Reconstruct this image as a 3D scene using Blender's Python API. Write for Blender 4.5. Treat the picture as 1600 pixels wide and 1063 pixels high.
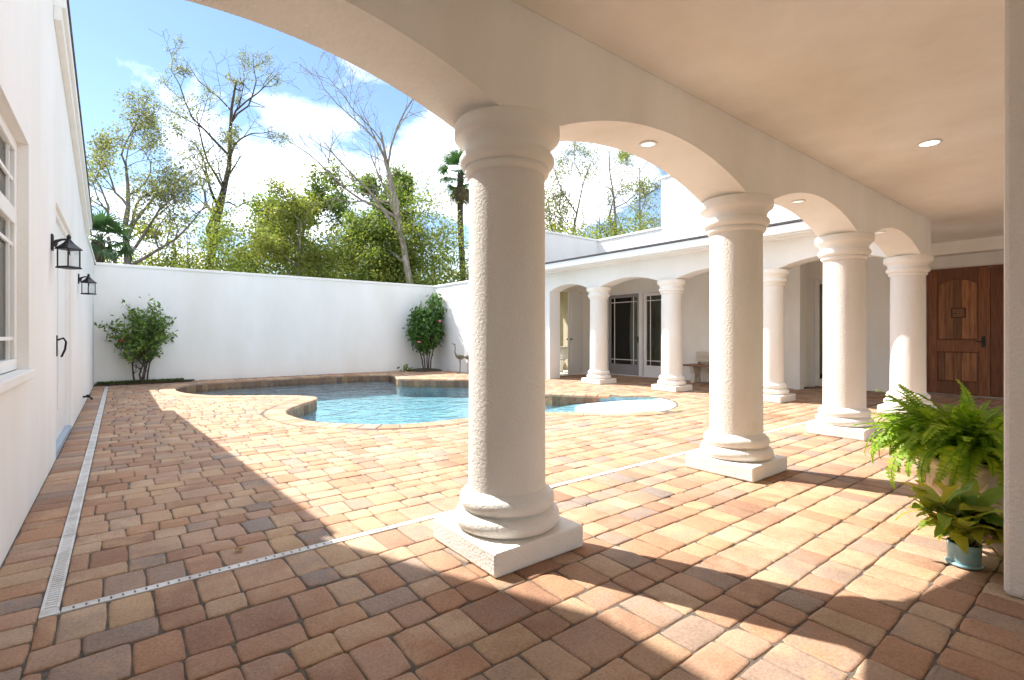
import bpy, bmesh, math, random
import numpy as np
from mathutils import Vector, Matrix
from mathutils.geometry import delaunay_2d_cdt

R = math.radians
scene = bpy.context.scene
for o in list(bpy.data.objects):
    bpy.data.objects.remove(o)

# ------------------------------------------------------------------ camera
cam_d = bpy.data.cameras.new('camera')
cam = bpy.data.objects.new('camera', cam_d)
scene.collection.objects.link(cam)
cam.location = (0, 0, 1.15)
cam.rotation_euler = (R(90), 0, R(-38.1))
cam_d.sensor_width = 36
cam_d.lens = 17.584
cam_d.shift_y = -0.00456
cam_d.clip_start = 0.05
cam_d.clip_end = 3000
scene.camera = cam

# ------------------------------------------------------------------ sun and sky
SUN_AZ, SUN_EL = R(-66.8), R(50.8)          # direction the light travels, and its height
tr = Vector((math.cos(SUN_AZ) * math.cos(SUN_EL), math.sin(SUN_AZ) * math.cos(SUN_EL), -math.sin(SUN_EL)))
sd = bpy.data.lights.new('sun', 'SUN')
sun = bpy.data.objects.new('sun', sd)
scene.collection.objects.link(sun)
sun.rotation_euler = tr.to_track_quat('-Z', 'Y').to_euler()
sd.energy = 3.3
sd.angle = R(0.5)
sd.color = (1.0, 0.945, 0.87)

world = bpy.data.worlds.new('World')
scene.world = world
world.use_nodes = True
wt = world.node_tree
wt.nodes.clear()
def wn(t, **k):
    n = wt.nodes.new(t)
    for a, b in k.items():
        setattr(n, a, b)
    return n
CLOUD_SEED = 2.2
sky = wn('ShaderNodeTexSky', sky_type='NISHITA', sun_disc=False)
sky.sun_elevation = SUN_EL
sky.sun_rotation = math.atan2(-tr.x, -tr.y)
sky.air_density = 1.0
sky.dust_density = 0.1
sky.ozone_density = 2.4
tc = wn('ShaderNodeTexCoord')
sp = wn('ShaderNodeSeparateXYZ')
wt.links.new(tc.outputs['Generated'], sp.inputs[0])
za = wn('ShaderNodeMath', operation='ADD'); za.inputs[1].default_value = 0.35
wt.links.new(sp.outputs[2], za.inputs[0])
zm = wn('ShaderNodeMath', operation='MAXIMUM'); zm.inputs[1].default_value = 0.2
wt.links.new(za.outputs[0], zm.inputs[0])
dx = wn('ShaderNodeMath', operation='DIVIDE'); dy = wn('ShaderNodeMath', operation='DIVIDE')
wt.links.new(sp.outputs[0], dx.inputs[0]); wt.links.new(zm.outputs[0], dx.inputs[1])
wt.links.new(sp.outputs[1], dy.inputs[0]); wt.links.new(zm.outputs[0], dy.inputs[1])
cb = wn('ShaderNodeCombineXYZ')
wt.links.new(dx.outputs[0], cb.inputs[0]); wt.links.new(dy.outputs[0], cb.inputs[1])
cb.inputs[2].default_value = CLOUD_SEED
nz = wn('ShaderNodeTexNoise'); nz.inputs['Scale'].default_value = 2.1; nz.inputs['Detail'].default_value = 9
nz.inputs['Roughness'].default_value = 0.52; nz.inputs['Distortion'].default_value = 0.25
wt.links.new(cb.outputs[0], nz.inputs['Vector'])
rp = wn('ShaderNodeValToRGB')
rp.color_ramp.elements[0].position = 0.465; rp.color_ramp.elements[1].position = 0.68
wt.links.new(nz.outputs['Fac'], rp.inputs[0])
mx = wn('ShaderNodeMixRGB'); mx.inputs[2].default_value = (21.5, 21.5, 21.7, 1)
wt.links.new(rp.outputs[0], mx.inputs[0]); wt.links.new(sky.outputs[0], mx.inputs[1])
bg = wn('ShaderNodeBackground'); bg.inputs[1].default_value = 0.070
wt.links.new(mx.outputs[0], bg.inputs[0])
wo = wn('ShaderNodeOutputWorld')
wt.links.new(bg.outputs[0], wo.inputs[0])

vs = scene.view_settings
vs.view_transform = 'Standard'
vs.look = 'None'
vs.exposure = 1.76
vs.gamma = 1.0
vs.use_curve_mapping = False
scene.render.engine = 'CYCLES'
scene.cycles.max_bounces = 9
scene.cycles.diffuse_bounces = 6
scene.cycles.transparent_max_bounces = 16
scene.cycles.use_denoising = True
scene.cycles.use_adaptive_sampling = True
scene.cycles.adaptive_threshold = 0.02
scene.cycles.sample_clamp_indirect = 8

rng = random.Random(11)

# ------------------------------------------------------------------ material helpers
def mat(name, col=(.8, .8, .8), rough=.7, metal=0.0, spec=.5):
    m = bpy.data.materials.new(name)
    m.use_nodes = True
    nt = m.node_tree
    b = nt.nodes['Principled BSDF']
    b.inputs['Base Color'].default_value = (*col, 1)
    b.inputs['Roughness'].default_value = rough
    b.inputs['Metallic'].default_value = metal
    b.inputs['Specular IOR Level'].default_value = spec
    return m, nt, b
def node(nt, t, **k):
    n = nt.nodes.new(t)
    for a, v in k.items():
        setattr(n, a, v)
    return n
def noise(nt, scale, detail=5, rough=.55, coord='Object', stretch=None):
    t = node(nt, 'ShaderNodeTexCoord')
    src = t.outputs[coord]
    if stretch:
        mp = node(nt, 'ShaderNodeMapping'); mp.inputs['Scale'].default_value = stretch
        nt.links.new(src, mp.inputs[0]); src = mp.outputs[0]
    n = node(nt, 'ShaderNodeTexNoise')
    n.inputs['Scale'].default_value = scale; n.inputs['Detail'].default_value = detail; n.inputs['Roughness'].default_value = rough
    nt.links.new(src, n.inputs['Vector'])
    return n
def ramp(nt, src, stops, interp='LINEAR'):
    r = node(nt, 'ShaderNodeValToRGB')
    r.color_ramp.interpolation = interp
    el = r.color_ramp.elements
    while len(el) < len(stops):
        el.new(.5)
    for e, (p, c) in zip(el, stops):
        e.position = p
        e.color = (*c, 1) if len(c) == 3 else c
    nt.links.new(src, r.inputs[0])
    return r
def mixc(nt, fac, a, b, mode='MIX'):
    m = node(nt, 'ShaderNodeMixRGB', blend_type=mode)
    for s, v in ((0, fac), (1, a), (2, b)):
        if hasattr(v, 'links') or hasattr(v, 'is_linked'):
            nt.links.new(v, m.inputs[s])
        elif isinstance(v, (int, float)):
            m.inputs[s].default_value = v
        else:
            m.inputs[s].default_value = (*v, 1)
    return m
def bump(nt, b, src, strength=.3, dist=.01, prev=None):
    n = node(nt, 'ShaderNodeBump')
    n.inputs['Strength'].default_value = strength
    n.inputs['Distance'].default_value = dist
    nt.links.new(src, n.inputs['Height'])
    if prev:
        nt.links.new(prev.outputs[0], n.inputs['Normal'])
    nt.links.new(n.outputs[0], b.inputs['Normal'])
    return n

M = {}
def stucco(name, col, s1=40, d1=.006, st=.35, coarse=4.0, dirt=.06, cd=.008):
    m, nt, b = mat(name, col, .85, spec=.25)
    a = noise(nt, 1.1, 6, .6, stretch=(1, 1, .35))
    c2 = tuple(c * (1 - dirt * 2.2) * f for c, f in zip(col, (1, .985, .95)))
    r = ramp(nt, a.outputs['Fac'], [(.35, c2), (.62, col)])
    nt.links.new(r.outputs[0], b.inputs['Base Color'])
    n1 = noise(nt, s1, 6, .62)
    n2 = noise(nt, coarse, 4, .5)
    p = bump(nt, b, n2.outputs['Fac'], .3, cd)
    bump(nt, b, n1.outputs['Fac'], st, d1, p)
    M[name] = m
stucco('stucco_white', (.83, .82, .795), 30, .004, .4, 4.0, .03)
stucco('stucco_loggia', (.89, .86, .80), 26, .006, .5, 5.0, .05, .02)
stucco('stucco_column', (.85, .82, .77), 64, .0075, .95, 9.0, .05, .006)
stucco('plaster_room', (.74, .68, .50), 30, .002, .2)
M['trim'] = mat('white_trim', (.82, .82, .80), .45)[0]
M['grey_trim'] = mat('grey_trim', (.30, .29, .30), .5)[0]
M['black_metal'] = mat('black_metal', (.014, .014, .015), .42, .3)[0]
m, nt, b = mat('white_plastic', (.7, .7, .68), .5)
a = noise(nt, 5, 7, .7); r = ramp(nt, a.outputs['Fac'], [(.3, (.42, .39, .35)), (.55, (.66, .65, .62)), (.75, (.74, .74, .72))]); nt.links.new(r.outputs[0], b.inputs['Base Color']); M['plastic'] = m
M['dark'] = mat('dark_void', (.01, .01, .01), .9)[0]
M['curtain'] = mat('pale_curtain', (.68, .78, .78), .9)[0]  # pale teal tone stands in for light reflected by the window
M['curtain_beige'] = mat('beige_blind', (.62, .58, .50), .9)[0]
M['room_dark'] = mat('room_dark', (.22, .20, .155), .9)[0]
M['ceramic'] = mat('ceramic', (.82, .81, .78), .12)[0]
M['threshold'] = mat('threshold_grey', (.36, .42, .48), .6)[0]

def glass(name, tint=(.9, .95, .93), ior=1.5):
    m = bpy.data.materials.new(name); m.use_nodes = True
    nt = m.node_tree; nt.nodes.clear()
    o = node(nt, 'ShaderNodeOutputMaterial'); ms = node(nt, 'ShaderNodeMixShader')
    f = node(nt, 'ShaderNodeFresnel'); f.inputs[0].default_value = ior
    t = node(nt, 'ShaderNodeBsdfTransparent'); t.inputs[0].default_value = (*tint, 1)
    g = node(nt, 'ShaderNodeBsdfGlossy'); g.inputs['Roughness'].default_value = .01
    nt.links.new(f.outputs[0], ms.inputs[0]); nt.links.new(t.outputs[0], ms.inputs[1]); nt.links.new(g.outputs[0], ms.inputs[2])
    nt.links.new(ms.outputs[0], o.inputs[0])
    M[name] = m
    return nt, f, g
glass('glass', (.82, .88, .85), 1.6)
glass('lantern_glass', (.96, .97, .97), 1.3)
nt, f, g = glass('water', (.80, .95, .97), 1.33)
wv = noise(nt, 2.6, 4, .6); wv2 = noise(nt, 9, 3, .5)
bp = node(nt, 'ShaderNodeBump'); bp.inputs['Strength'].default_value = .8; bp.inputs['Distance'].default_value = .06
bp2 = node(nt, 'ShaderNodeBump'); bp2.inputs['Strength'].default_value = .6; bp2.inputs['Distance'].default_value = .02
nt.links.new(wv.outputs['Fac'], bp.inputs['Height']); nt.links.new(wv2.outputs['Fac'], bp2.inputs['Height'])
nt.links.new(bp.outputs[0], bp2.inputs['Normal'])
nt.links.new(bp2.outputs[0], f.inputs['Normal']); nt.links.new(bp2.outputs[0], g.inputs['Normal'])

m, nt, b = mat('pool_plaster', (.3, .68, .78), .8)
a = noise(nt, 5, 6, .6, stretch=(1, 1.6, 1))
r = ramp(nt, a.outputs['Fac'], [(.38, (.13, .27, .335)), (.50, (.19, .345, .41)), (.64, (.29, .44, .49))])  # streaky tones mimic water ripples in the floor colour
nt.links.new(r.outputs[0], b.inputs['Base Color']); M['pool_plaster'] = m
m, nt, b = mat('beach_plaster', (.74, .80, .82), .7)
a = noise(nt, 8, 4)
r = ramp(nt, a.outputs['Fac'], [(.3, (.46, .55, .60)), (.65, (.60, .66, .69))])
nt.links.new(r.outputs[0], b.inputs['Base Color']); M['beach_plaster'] = m

PAL = [(0.0, (.50, .335, .215)), (.14, (.44, .245, .145)), (.28, (.46, .30, .21)), (.41, (.51, .34, .20)), (.53, (.37, .21, .135)),
       (.65, (.53, .375, .25)), (.77, (.36, .26, .20)), (.87, (.46, .275, .175)), (.96, (.30, .24, .205))]
def paver_mat(name, kind, lift=1.0, sat=1.0):
    m, nt, b = mat(name, (.4, .3, .2), .82, spec=.3)
    if kind == 'object':
        rnd = node(nt, 'ShaderNodeObjectInfo').outputs['Random']
    else:
        rnd = node(nt, 'ShaderNodeNewGeometry').outputs['Random Per Island']
    soft = lambda c: [v + (sum(c) / 3 - v) * .02 for v in c]
    pal = [(p, tuple(min(.75, v * lift * .92) for v in soft(c))) for p, c in PAL]
    c1 = ramp(nt, rnd, pal, 'CONSTANT')
    m2 = node(nt, 'ShaderNodeMath', operation='MULTIPLY'); m2.inputs[1].default_value = 17.37
    fr = node(nt, 'ShaderNodeMath', operation='FRACT')
    nt.links.new(rnd, m2.inputs[0]); nt.links.new(m2.outputs[0], fr.inputs[0])
    c2 = ramp(nt, fr.outputs[0], pal, 'CONSTANT')
    t = node(nt, 'ShaderNodeTexCoord')
    geo = node(nt, 'ShaderNodeNewGeometry')
    n = node(nt, 'ShaderNodeTexNoise'); n.inputs['Scale'].default_value = 7; n.inputs['Detail'].default_value = 5; n.inputs['Roughness'].default_value = .6
    nt.links.new(geo.outputs['Position'], n.inputs['Vector'])
    fac = ramp(nt, n.outputs['Fac'], [(.42, (0, 0, 0)), (.68, (.75, .75, .75))])
    mixed = mixc(nt, fac.outputs[0], c1.outputs[0], c2.outputs[0])
    n3 = node(nt, 'ShaderNodeTexNoise'); n3.inputs['Scale'].default_value = 90; n3.inputs['Detail'].default_value = 4; n3.inputs['Roughness'].default_value = .7
    nt.links.new(geo.outputs['Position'], n3.inputs['Vector'])
    gr = ramp(nt, n3.outputs['Fac'], [(.3, (.72, .70, .68)), (.6, (1.06, 1.05, 1.03))])
    n5 = node(nt, 'ShaderNodeTexNoise'); n5.inputs['Scale'].default_value = 1.7; n5.inputs['Detail'].default_value = 7; n5.inputs['Roughness'].default_value = .65
    nt.links.new(geo.outputs['Position'], n5.inputs['Vector'])
    st = ramp(nt, n5.outputs['Fac'], [(.33, (.80, .78, .76)), (.55, (1, 1, 1)), (.75, (1.07, 1.06, 1.05))])
    mixed = mixc(nt, 1.0, mixed.outputs[0], st.outputs[0], 'MULTIPLY')
    col = mixc(nt, 1.0, mixed.outputs[0], gr.outputs[0], 'MULTIPLY')
    nt.links.new(col.outputs[0], b.inputs['Base Color'])
    n4 = node(nt, 'ShaderNodeTexNoise'); n4.inputs['Scale'].default_value = 22; n4.inputs['Detail'].default_value = 5
    nt.links.new(geo.outputs['Position'], n4.inputs['Vector'])
    p = bump(nt, b, n4.outputs['Fac'], .5, .008)
    bump(nt, b, n3.outputs['Fac'], .35, .003, p)
    M[name] = m
paver_mat('paver_single', 'object')
paver_mat('paver_field', 'island')
paver_mat('coping', 'object', 1.12)
m, nt, b = mat('joint_sand', (.16, .13, .105), .95)
a = noise(nt, 60, 4); r = ramp(nt, a.outputs['Fac'], [(.3, (.075, .06, .047)), (.7, (.15, .12, .095))])
nt.links.new(r.outputs[0], b.inputs['Base Color']); M['joint_sand'] = m
m, nt, b = mat('tile', (.25, .18, .12), .6)
oi = node(nt, 'ShaderNodeObjectInfo'); r = ramp(nt, oi.outputs['Random'], [(0, (.17, .09, .055)), (.3, (.28, .155, .085)), (.55, (.33, .20, .12)), (.8, (.20, .12, .085)), (1, (.38, .23, .11))])
a = noise(nt, 14, 5); r2 = ramp(nt, a.outputs['Fac'], [(.3, (.6, .6, .6)), (.7, (1.1, 1.1, 1.1))])
mm = mixc(nt, 1.0, r.outputs[0], r2.outputs[0], 'MULTIPLY'); nt.links.new(mm.outputs[0], b.inputs['Base Color']); M['tile'] = m

def wood(name, c1, c2, stretch=(14, 14, .9), rough=.5, rnd=.25):
    m, nt, b = mat(name, c1, rough, spec=.35)
    a = noise(nt, 3.0, 7, .6, stretch=stretch)
    r = ramp(nt, a.outputs['Fac'], [(.3, c2), (.68, c1)])
    oi = node(nt, 'ShaderNodeObjectInfo')
    rr = ramp(nt, oi.outputs['Random'], [(0, (1 - rnd,) * 3), (1, (1 + rnd,) * 3)])
    mm = mixc(nt, 1.0, r.outputs[0], rr.outputs[0], 'MULTIPLY')
    nt.links.new(mm.outputs[0], b.inputs['Base Color'])
    bump(nt, b, a.outputs['Fac'], .25, .004)
    M[name] = m
wood('door_wood', (.27, .105, .042), (.115, .042, .018))
wood('door_plank', (.38, .165, .064), (.17, .068, .028), rnd=.4)
wood('bench_wood', (.27, .14, .07), (.15, .075, .04), (2, 14, 14))
M['bench_stone'] = mat('bench_stone', (.60, .53, .42), .8)[0]

def foliage(name, cols, trans=.45, rough=.5):
    m = bpy.data.materials.new(name); m.use_nodes = True
    nt = m.node_tree; b = nt.nodes['Principled BSDF']; b.inputs['Roughness'].default_value = rough
    b.inputs['Specular IOR Level'].default_value = .3
    g = node(nt, 'ShaderNodeNewGeometry'); oi = node(nt, 'ShaderNodeObjectInfo')
    ad = node(nt, 'ShaderNodeMath', operation='ADD'); fr = node(nt, 'ShaderNodeMath', operation='FRACT')
    nt.links.new(g.outputs['Random Per Island'], ad.inputs[0]); nt.links.new(oi.outputs['Random'], ad.inputs[1]); nt.links.new(ad.outputs[0], fr.inputs[0])
    n = len(cols)
    r = ramp(nt, fr.outputs[0], [(i / max(1, n - 1), c) for i, c in enumerate(cols)])
    nt.links.new(r.outputs[0], b.inputs['Base Color'])
    t = node(nt, 'ShaderNodeBsdfTranslucent')
    br = mixc(nt, 1.0, r.outputs[0], (1.5, 1.55, .9), 'MULTIPLY')
    nt.links.new(br.outputs[0], t.inputs[0])
    ms = node(nt, 'ShaderNodeMixShader'); ms.inputs[0].default_value = trans
    out = nt.nodes['Material Output']
    nt.links.new(b.outputs[0], ms.inputs[1]); nt.links.new(t.outputs[0], ms.inputs[2]); nt.links.new(ms.outputs[0], out.inputs[0])
    M[name] = m
foliage('leaf_green', [(.11, .16, .035), (.17, .22, .05), (.21, .26, .065), (.13, .17, .04)], .5)
foliage('leaf_dark', [(.08, .125, .025), (.12, .18, .035), (.16, .22, .05), (.18, .23, .06)], .45, .35)
foliage('leaf_yellow', [(.18, .22, .045), (.25, .26, .06), (.15, .20, .04), (.29, .27, .08)], .5)
foliage('leaf_olive', [(.13, .16, .07), (.18, .20, .09), (.23, .22, .11), (.11, .13, .06)], .5)
foliage('leaf_bush', [(.04, .10, .025), (.07, .15, .03), (.11, .20, .045), (.05, .12, .035)], .35, .3)
foliage('leaf_bush_light', [(.06, .12, .035), (.10, .18, .045), (.22, .30, .06), (.08, .14, .045)], .4, .35)
foliage('leaf_fern', [(.18, .31, .025), (.25, .39, .035), (.33, .44, .04), (.20, .33, .035)], .5, .45)
foliage('leaf_croton', [(.10, .20, .025), (.20, .30, .04), (.42, .40, .045), (.16, .25, .04), (.46, .40, .06)], .35, .35)
foliage('leaf_palm', [(.03, .08, .03), (.05, .11, .045), (.07, .12, .05)], .3, .4)
foliage('leaf_palm_dry', [(.20, .15, .08), (.12, .10, .06), (.08, .10, .03)], .3, .6)
foliage('grass', [(.06, .10, .02), (.09, .13, .03), (.13, .12, .05)], .3, .6)
foliage('dry_leaf', [(.30, .16, .06), (.36, .22, .09)], .1, .6)
M['flower'] = mat('flower_pink', (.55, .16, .2), .6)[0]
M['flower_red'] = mat('flower_red', (.36, .07, .03), .6)[0]
def bark(name, c1, c2):
    m, nt, b = mat(name, c1, .95, spec=.1)
    a = noise(nt, 9, 6, .65, stretch=(1, 1, .3))
    r = ramp(nt, a.outputs['Fac'], [(.35, c2), (.65, c1)])
    nt.links.new(r.outputs[0], b.inputs['Base Color']); bump(nt, b, a.outputs['Fac'], .7, .03)
    M[name] = m
bark('bark_grey', (.26, .23, .20), (.11, .095, .08))
bark('bark_pale', (.36, .32, .27), (.17, .15, .125))
bark('bark_dark', (.12, .095, .075), (.05, .04, .032))
m, nt, b = mat('soil', (.05, .035, .022), .95)
a = noise(nt, 30, 5); bump(nt, b, a.outputs['Fac'], .8, .03); M['soil'] = m
m, nt, b = mat('forest_ground', (.09, .08, .045), .95)
a = noise(nt, .9, 6); r = ramp(nt, a.outputs['Fac'], [(.35, (.05, .06, .02)), (.65, (.14, .11, .06))])
nt.links.new(r.outputs[0], b.inputs['Base Color']); M['forest_ground'] = m
m, nt, b = mat('concrete', (.45, .41, .35), .9)
a = noise(nt, 3, 6); r = ramp(nt, a.outputs['Fac'], [(.3, (.46, .41, .34)), (.7, (.58, .52, .44))]); nt.links.new(r.outputs[0], b.inputs['Base Color']); M['concrete'] = m  # kept pale so the added ground throws light upwards
m, nt, b = mat('shingle', (.09, .085, .085), .9)
a = noise(nt, 20, 5); r = ramp(nt, a.outputs['Fac'], [(.3, (.05, .05, .05)), (.7, (.14, .13, .13))])
nt.links.new(r.outputs[0], b.inputs['Base Color']); M['shingle'] = m
m, nt, b = mat('urn_clay', (.62, .50, .36), .8)
a = noise(nt, 9, 6, .6); r = ramp(nt, a.outputs['Fac'], [(.35, (.42, .33, .23)), (.6, (.66, .56, .43))])
nt.links.new(r.outputs[0], b.inputs['Base Color']); bump(nt, b, a.outputs['Fac'], .4, .01); M['urn_clay'] = m
m, nt, b = mat('terracotta', (.42, .21, .12), .85)
a = noise(nt, 20, 5); bump(nt, b, a.outputs['Fac'], .3, .005); M['terracotta'] = m
m, nt, b = mat('blue_glaze', (.27, .47, .52), .18)
a = noise(nt, 9, 4); r = ramp(nt, a.outputs['Fac'], [(.35, (.19, .37, .43)), (.65, (.36, .56, .59))])
nt.links.new(r.outputs[0], b.inputs['Base Color']); M['blue_glaze'] = m
m, nt, b = mat('bronze', (.13, .12, .075), .5, .6)
a = noise(nt, 25, 5); r = ramp(nt, a.outputs['Fac'], [(.35, (.08, .065, .045)), (.65, (.20, .21, .14))])
nt.links.new(r.outputs[0], b.inputs['Base Color']); M['bronze'] = m
m = bpy.data.materials.new('lit_lamp'); m.use_nodes = True
b = m.node_tree.nodes['Principled BSDF']; b.inputs['Emission Color'].default_value = (1, .93, .82, 1); b.inputs['Emission Strength'].default_value = 1.6
M['lit_lamp'] = m
m, nt, b = mat('soft_lamp', (.8, .78, .72), .4); b.inputs['Emission Color'].default_value = (1, .93, .82, 1); b.inputs['Emission Strength'].default_value = .25
M['soft_lamp'] = m

# ------------------------------------------------------------------ object helpers
COL = scene.collection
def tag(o, label=None, cat=None, group=None, kind=None):
    if label: o['label'] = label
    if cat: o['category'] = cat
    if group: o['group'] = group
    if kind: o['kind'] = kind
    return o
def empty(name, loc=(0, 0, 0), label=None, cat=None, group=None, rz=0):
    o = bpy.data.objects.new(name, None)
    COL.objects.link(o); o.location = loc; o.rotation_euler = (0, 0, rz)
    return tag(o, label, cat, group)
def copy_tree(o, parent=None):
    c = o.copy(); COL.objects.link(c); c.parent = parent
    for ch in list(o.children):
        copy_tree(ch, c)
    return c
def link(name, me, material, parent=None, loc=(0, 0, 0), bevel=0, smooth=False):
    if material is not None and not me.materials:
        me.materials.append(M[material])
    o = bpy.data.objects.new(name, me); COL.objects.link(o)
    o.location = loc
    if parent: o.parent = parent
    if smooth:
        me.polygons.foreach_set('use_smooth', [True] * len(me.polygons))
    if bevel:
        md = o.modifiers.new('bevel', 'BEVEL'); md.width = bevel; md.segments = 2; md.limit_method = 'ANGLE'
    return o
class MB:
    def __init__(s):
        s.v = []; s.f = []
    def box(s, x0, x1, y0, y1, z0, z1):
        n = len(s.v)
        s.v += [(x0, y0, z0), (x1, y0, z0), (x1, y1, z0), (x0, y1, z0), (x0, y0, z1), (x1, y0, z1), (x1, y1, z1), (x0, y1, z1)]
        s.f += [tuple(n + i for i in q) for q in ((0, 3, 2, 1), (4, 5, 6, 7), (0, 1, 5, 4), (1, 2, 6, 5), (2, 3, 7, 6), (3, 0, 4, 7))]
        return s
    def prism(s, poly, axis, a, b):
        """poly: 2d points; axis 'x','y','z' is the extrusion axis from a to b"""
        def P(p, t):
            return {'x': (t, p[0], p[1]), 'y': (p[0], t, p[1]), 'z': (p[0], p[1], t)}[axis]
        n = len(s.v); k = len(poly)
        s.v += [P(p, a) for p in poly] + [P(p, b) for p in poly]
        s.f += [tuple(n + i for i in range(k))[::-1], tuple(n + k + i for i in range(k))]
        s.f += [(n + i, n + (i + 1) % k, n + k + (i + 1) % k, n + k + i) for i in range(k)]
        return s
    def lathe(s, prof, seg=40, c=(0, 0), cap=True):
        n = len(s.v); k = len(prof)
        for (r, z) in prof:
            for i in range(seg):
                a = 2 * math.pi * i / seg
                s.v.append((c[0] + r * math.cos(a), c[1] + r * math.sin(a), z))
        for j in range(k - 1):
            for i in range(seg):
                i2 = (i + 1) % seg
                s.f.append((n + j * seg + i, n + j * seg + i2, n + (j + 1) * seg + i2, n + (j + 1) * seg + i))
        if cap:
            s.endcaps(n, k, seg)
        return s
    def endcaps(s, n, k, seg):               # own vertices, so that the rim stays crisp under smooth shading
        for a, rev in ((n, True), (n + (k - 1) * seg, False)):
            b0 = len(s.v); s.v += s.v[a:a + seg]
            q = tuple(b0 + i for i in range(seg)); s.f.append(q[::-1] if rev else q)
    def tube(s, pts, rad, seg=8, cap=True):
        pts = [Vector(p) for p in pts]
        if not hasattr(rad, '__len__'): rad = [rad] * len(pts)
        n = len(s.v); k = len(pts)
        prev = None
        for j, p in enumerate(pts):
            d = (pts[min(j + 1, k - 1)] - pts[max(j - 1, 0)])
            d = d.normalized() if d.length > 1e-9 else Vector((0, 0, 1))
            if prev is None:
                u = d.orthogonal().normalized()
            else:
                u = (prev - d * prev.dot(d))
                u = u.normalized() if u.length > 1e-6 else d.orthogonal().normalized()
            prev = u; w = d.cross(u)
            for i in range(seg):
                a = 2 * math.pi * i / seg
                s.v.append(tuple(p + (u * math.cos(a) + w * math.sin(a)) * rad[j]))
        for j in range(k - 1):
            for i in range(seg):
                i2 = (i + 1) % seg
                s.f.append((n + j * seg + i, n + j * seg + i2, n + (j + 1) * seg + i2, n + (j + 1) * seg + i))
        if cap:
            s.endcaps(n, k, seg)
        return s
    def mesh(s, name):
        me = bpy.data.meshes.new(name); me.from_pydata(s.v, [], s.f); me.update(); return me
    def build(s, name, material, parent=None, loc=(0, 0, 0), bevel=0, smooth=False):
        return link(name, s.mesh(name), material, parent, loc, bevel, smooth)
def box(name, material, parent, dims, bevel=0):
    return MB().box(*dims).build(name, material, parent, bevel=bevel)

# ------------------------------------------------------------------ pool outline (metres, from the plan of the court)
POOL_C = [(.90, 12.61), (1.02, 13.4), (1.36, 14.0), (2.1, 14.28), (3.5, 14.33), (5.2, 14.28), (6.0, 14.0), (6.24, 13.70), (6.10, 13.1), (5.85, 12.36), (5.95, 12.12), (6.53, 11.58),
          (7.0, 11.1), (7.25, 10.6), (7.2, 9.4), (6.85, 8.2), (6.66, 7.5), (6.74, 7.12), (7.3, 6.32), (7.55, 6.05), (7.80, 5.75), (7.73, 5.35),
          (7.345, 4.93), (6.82, 4.68), (6.35, 4.66), (5.9, 4.80), (5.15, 5.45), (4.5, 5.72), (3.86, 5.82), (3.13, 5.87), (2.74, 6.0), (2.42, 6.29), (2.19, 6.56),
          (2.0, 6.9), (1.92, 7.37), (1.90, 7.8), (2.02, 8.24), (2.36, 8.76), (2.70, 9.18), (2.84, 9.48), (2.80, 9.78), (2.5, 10.2), (1.96, 10.58), (1.42, 11.0), (1.02, 11.79)]
def catmull(pts, n):
    out = []
    k = len(pts)
    for i in range(k):
        p0, p1, p2, p3 = (np.array(pts[(i + j - 1) % k], float) for j in range(4))
        for t in np.linspace(0, 1, n, endpoint=False):
            out.append(.5 * ((2 * p1) + (-p0 + p2) * t + (2 * p0 - 5 * p1 + 4 * p2 - p3) * t * t + (-p0 + 3 * p1 - 3 * p2 + p3) * t ** 3))
    return np.array(out)
def resample(c, step):
    d = np.linalg.norm(np.roll(c, -1, 0) - c, axis=1); L = d.sum(); s = np.concatenate([[0], np.cumsum(d)])
    cc = np.vstack([c, c[:1]]); n = int(round(L / step)); t = np.linspace(0, L, n, endpoint=False)
    return np.stack([np.interp(t, s, cc[:, 0]), np.interp(t, s, cc[:, 1])], 1)
POOL = resample(catmull(POOL_C, 8), .115)
def normals(c):
    t = np.roll(c, -1, 0) - np.roll(c, 1, 0); t /= np.linalg.norm(t, axis=1)[:, None]
    return np.stack([-t[:, 1], t[:, 0]], 1)
_area = .5 * np.sum(POOL[:, 0] * np.roll(POOL[:, 1], -1) - np.roll(POOL[:, 0], -1) * POOL[:, 1])
if _area > 0: POOL = POOL[::-1].copy()
PN = normals(POOL)                       # clockwise outline: left normal points outwards
def inside(poly, x, y):
    x = np.asarray(x); y = np.asarray(y); r = np.zeros(x.shape, bool)
    x1, y1 = poly[:, 0], poly[:, 1]; x2, y2 = np.roll(x1, -1), np.roll(y1, -1)
    for a, b_, c, d in zip(x1, y1, x2, y2):
        if b_ != d:
            cond = ((b_ > y) != (d > y)) & (x < (c - a) * (y - b_) / (d - b_) + a); r ^= cond
    return r
BEACH = np.array((7.35, 5.25))
COP = .27
def beach_d(p): return np.linalg.norm(np.asarray(p) - BEACH, axis=-1)
cop_w = np.where(beach_d(POOL) < 1.05, .03, COP)
OUTER = POOL + PN * cop_w[:, None]

# ------------------------------------------------------------------ ground
HX0, HX1, HY0, HY1 = .2, 8.4, 4.2, 14.8
gm = MB()
S = 900
gx = [-S, HX0, HX1, S]; gy = [-S, HY0, HY1, S]
for i in range(3):
    for j in range(3):
        if i == 1 and j == 1: continue
        n = len(gm.v); gm.v += [(gx[i], gy[j], -.06), (gx[i + 1], gy[j], -.06), (gx[i + 1], gy[j + 1], -.06), (gx[i], gy[j + 1], -.06)]; gm.f.append((n, n + 1, n + 2, n + 3))
tag(gm.build('ground', 'forest_ground'), 'leaf littered forest ground around the walled court', 'ground', kind='structure')

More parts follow.
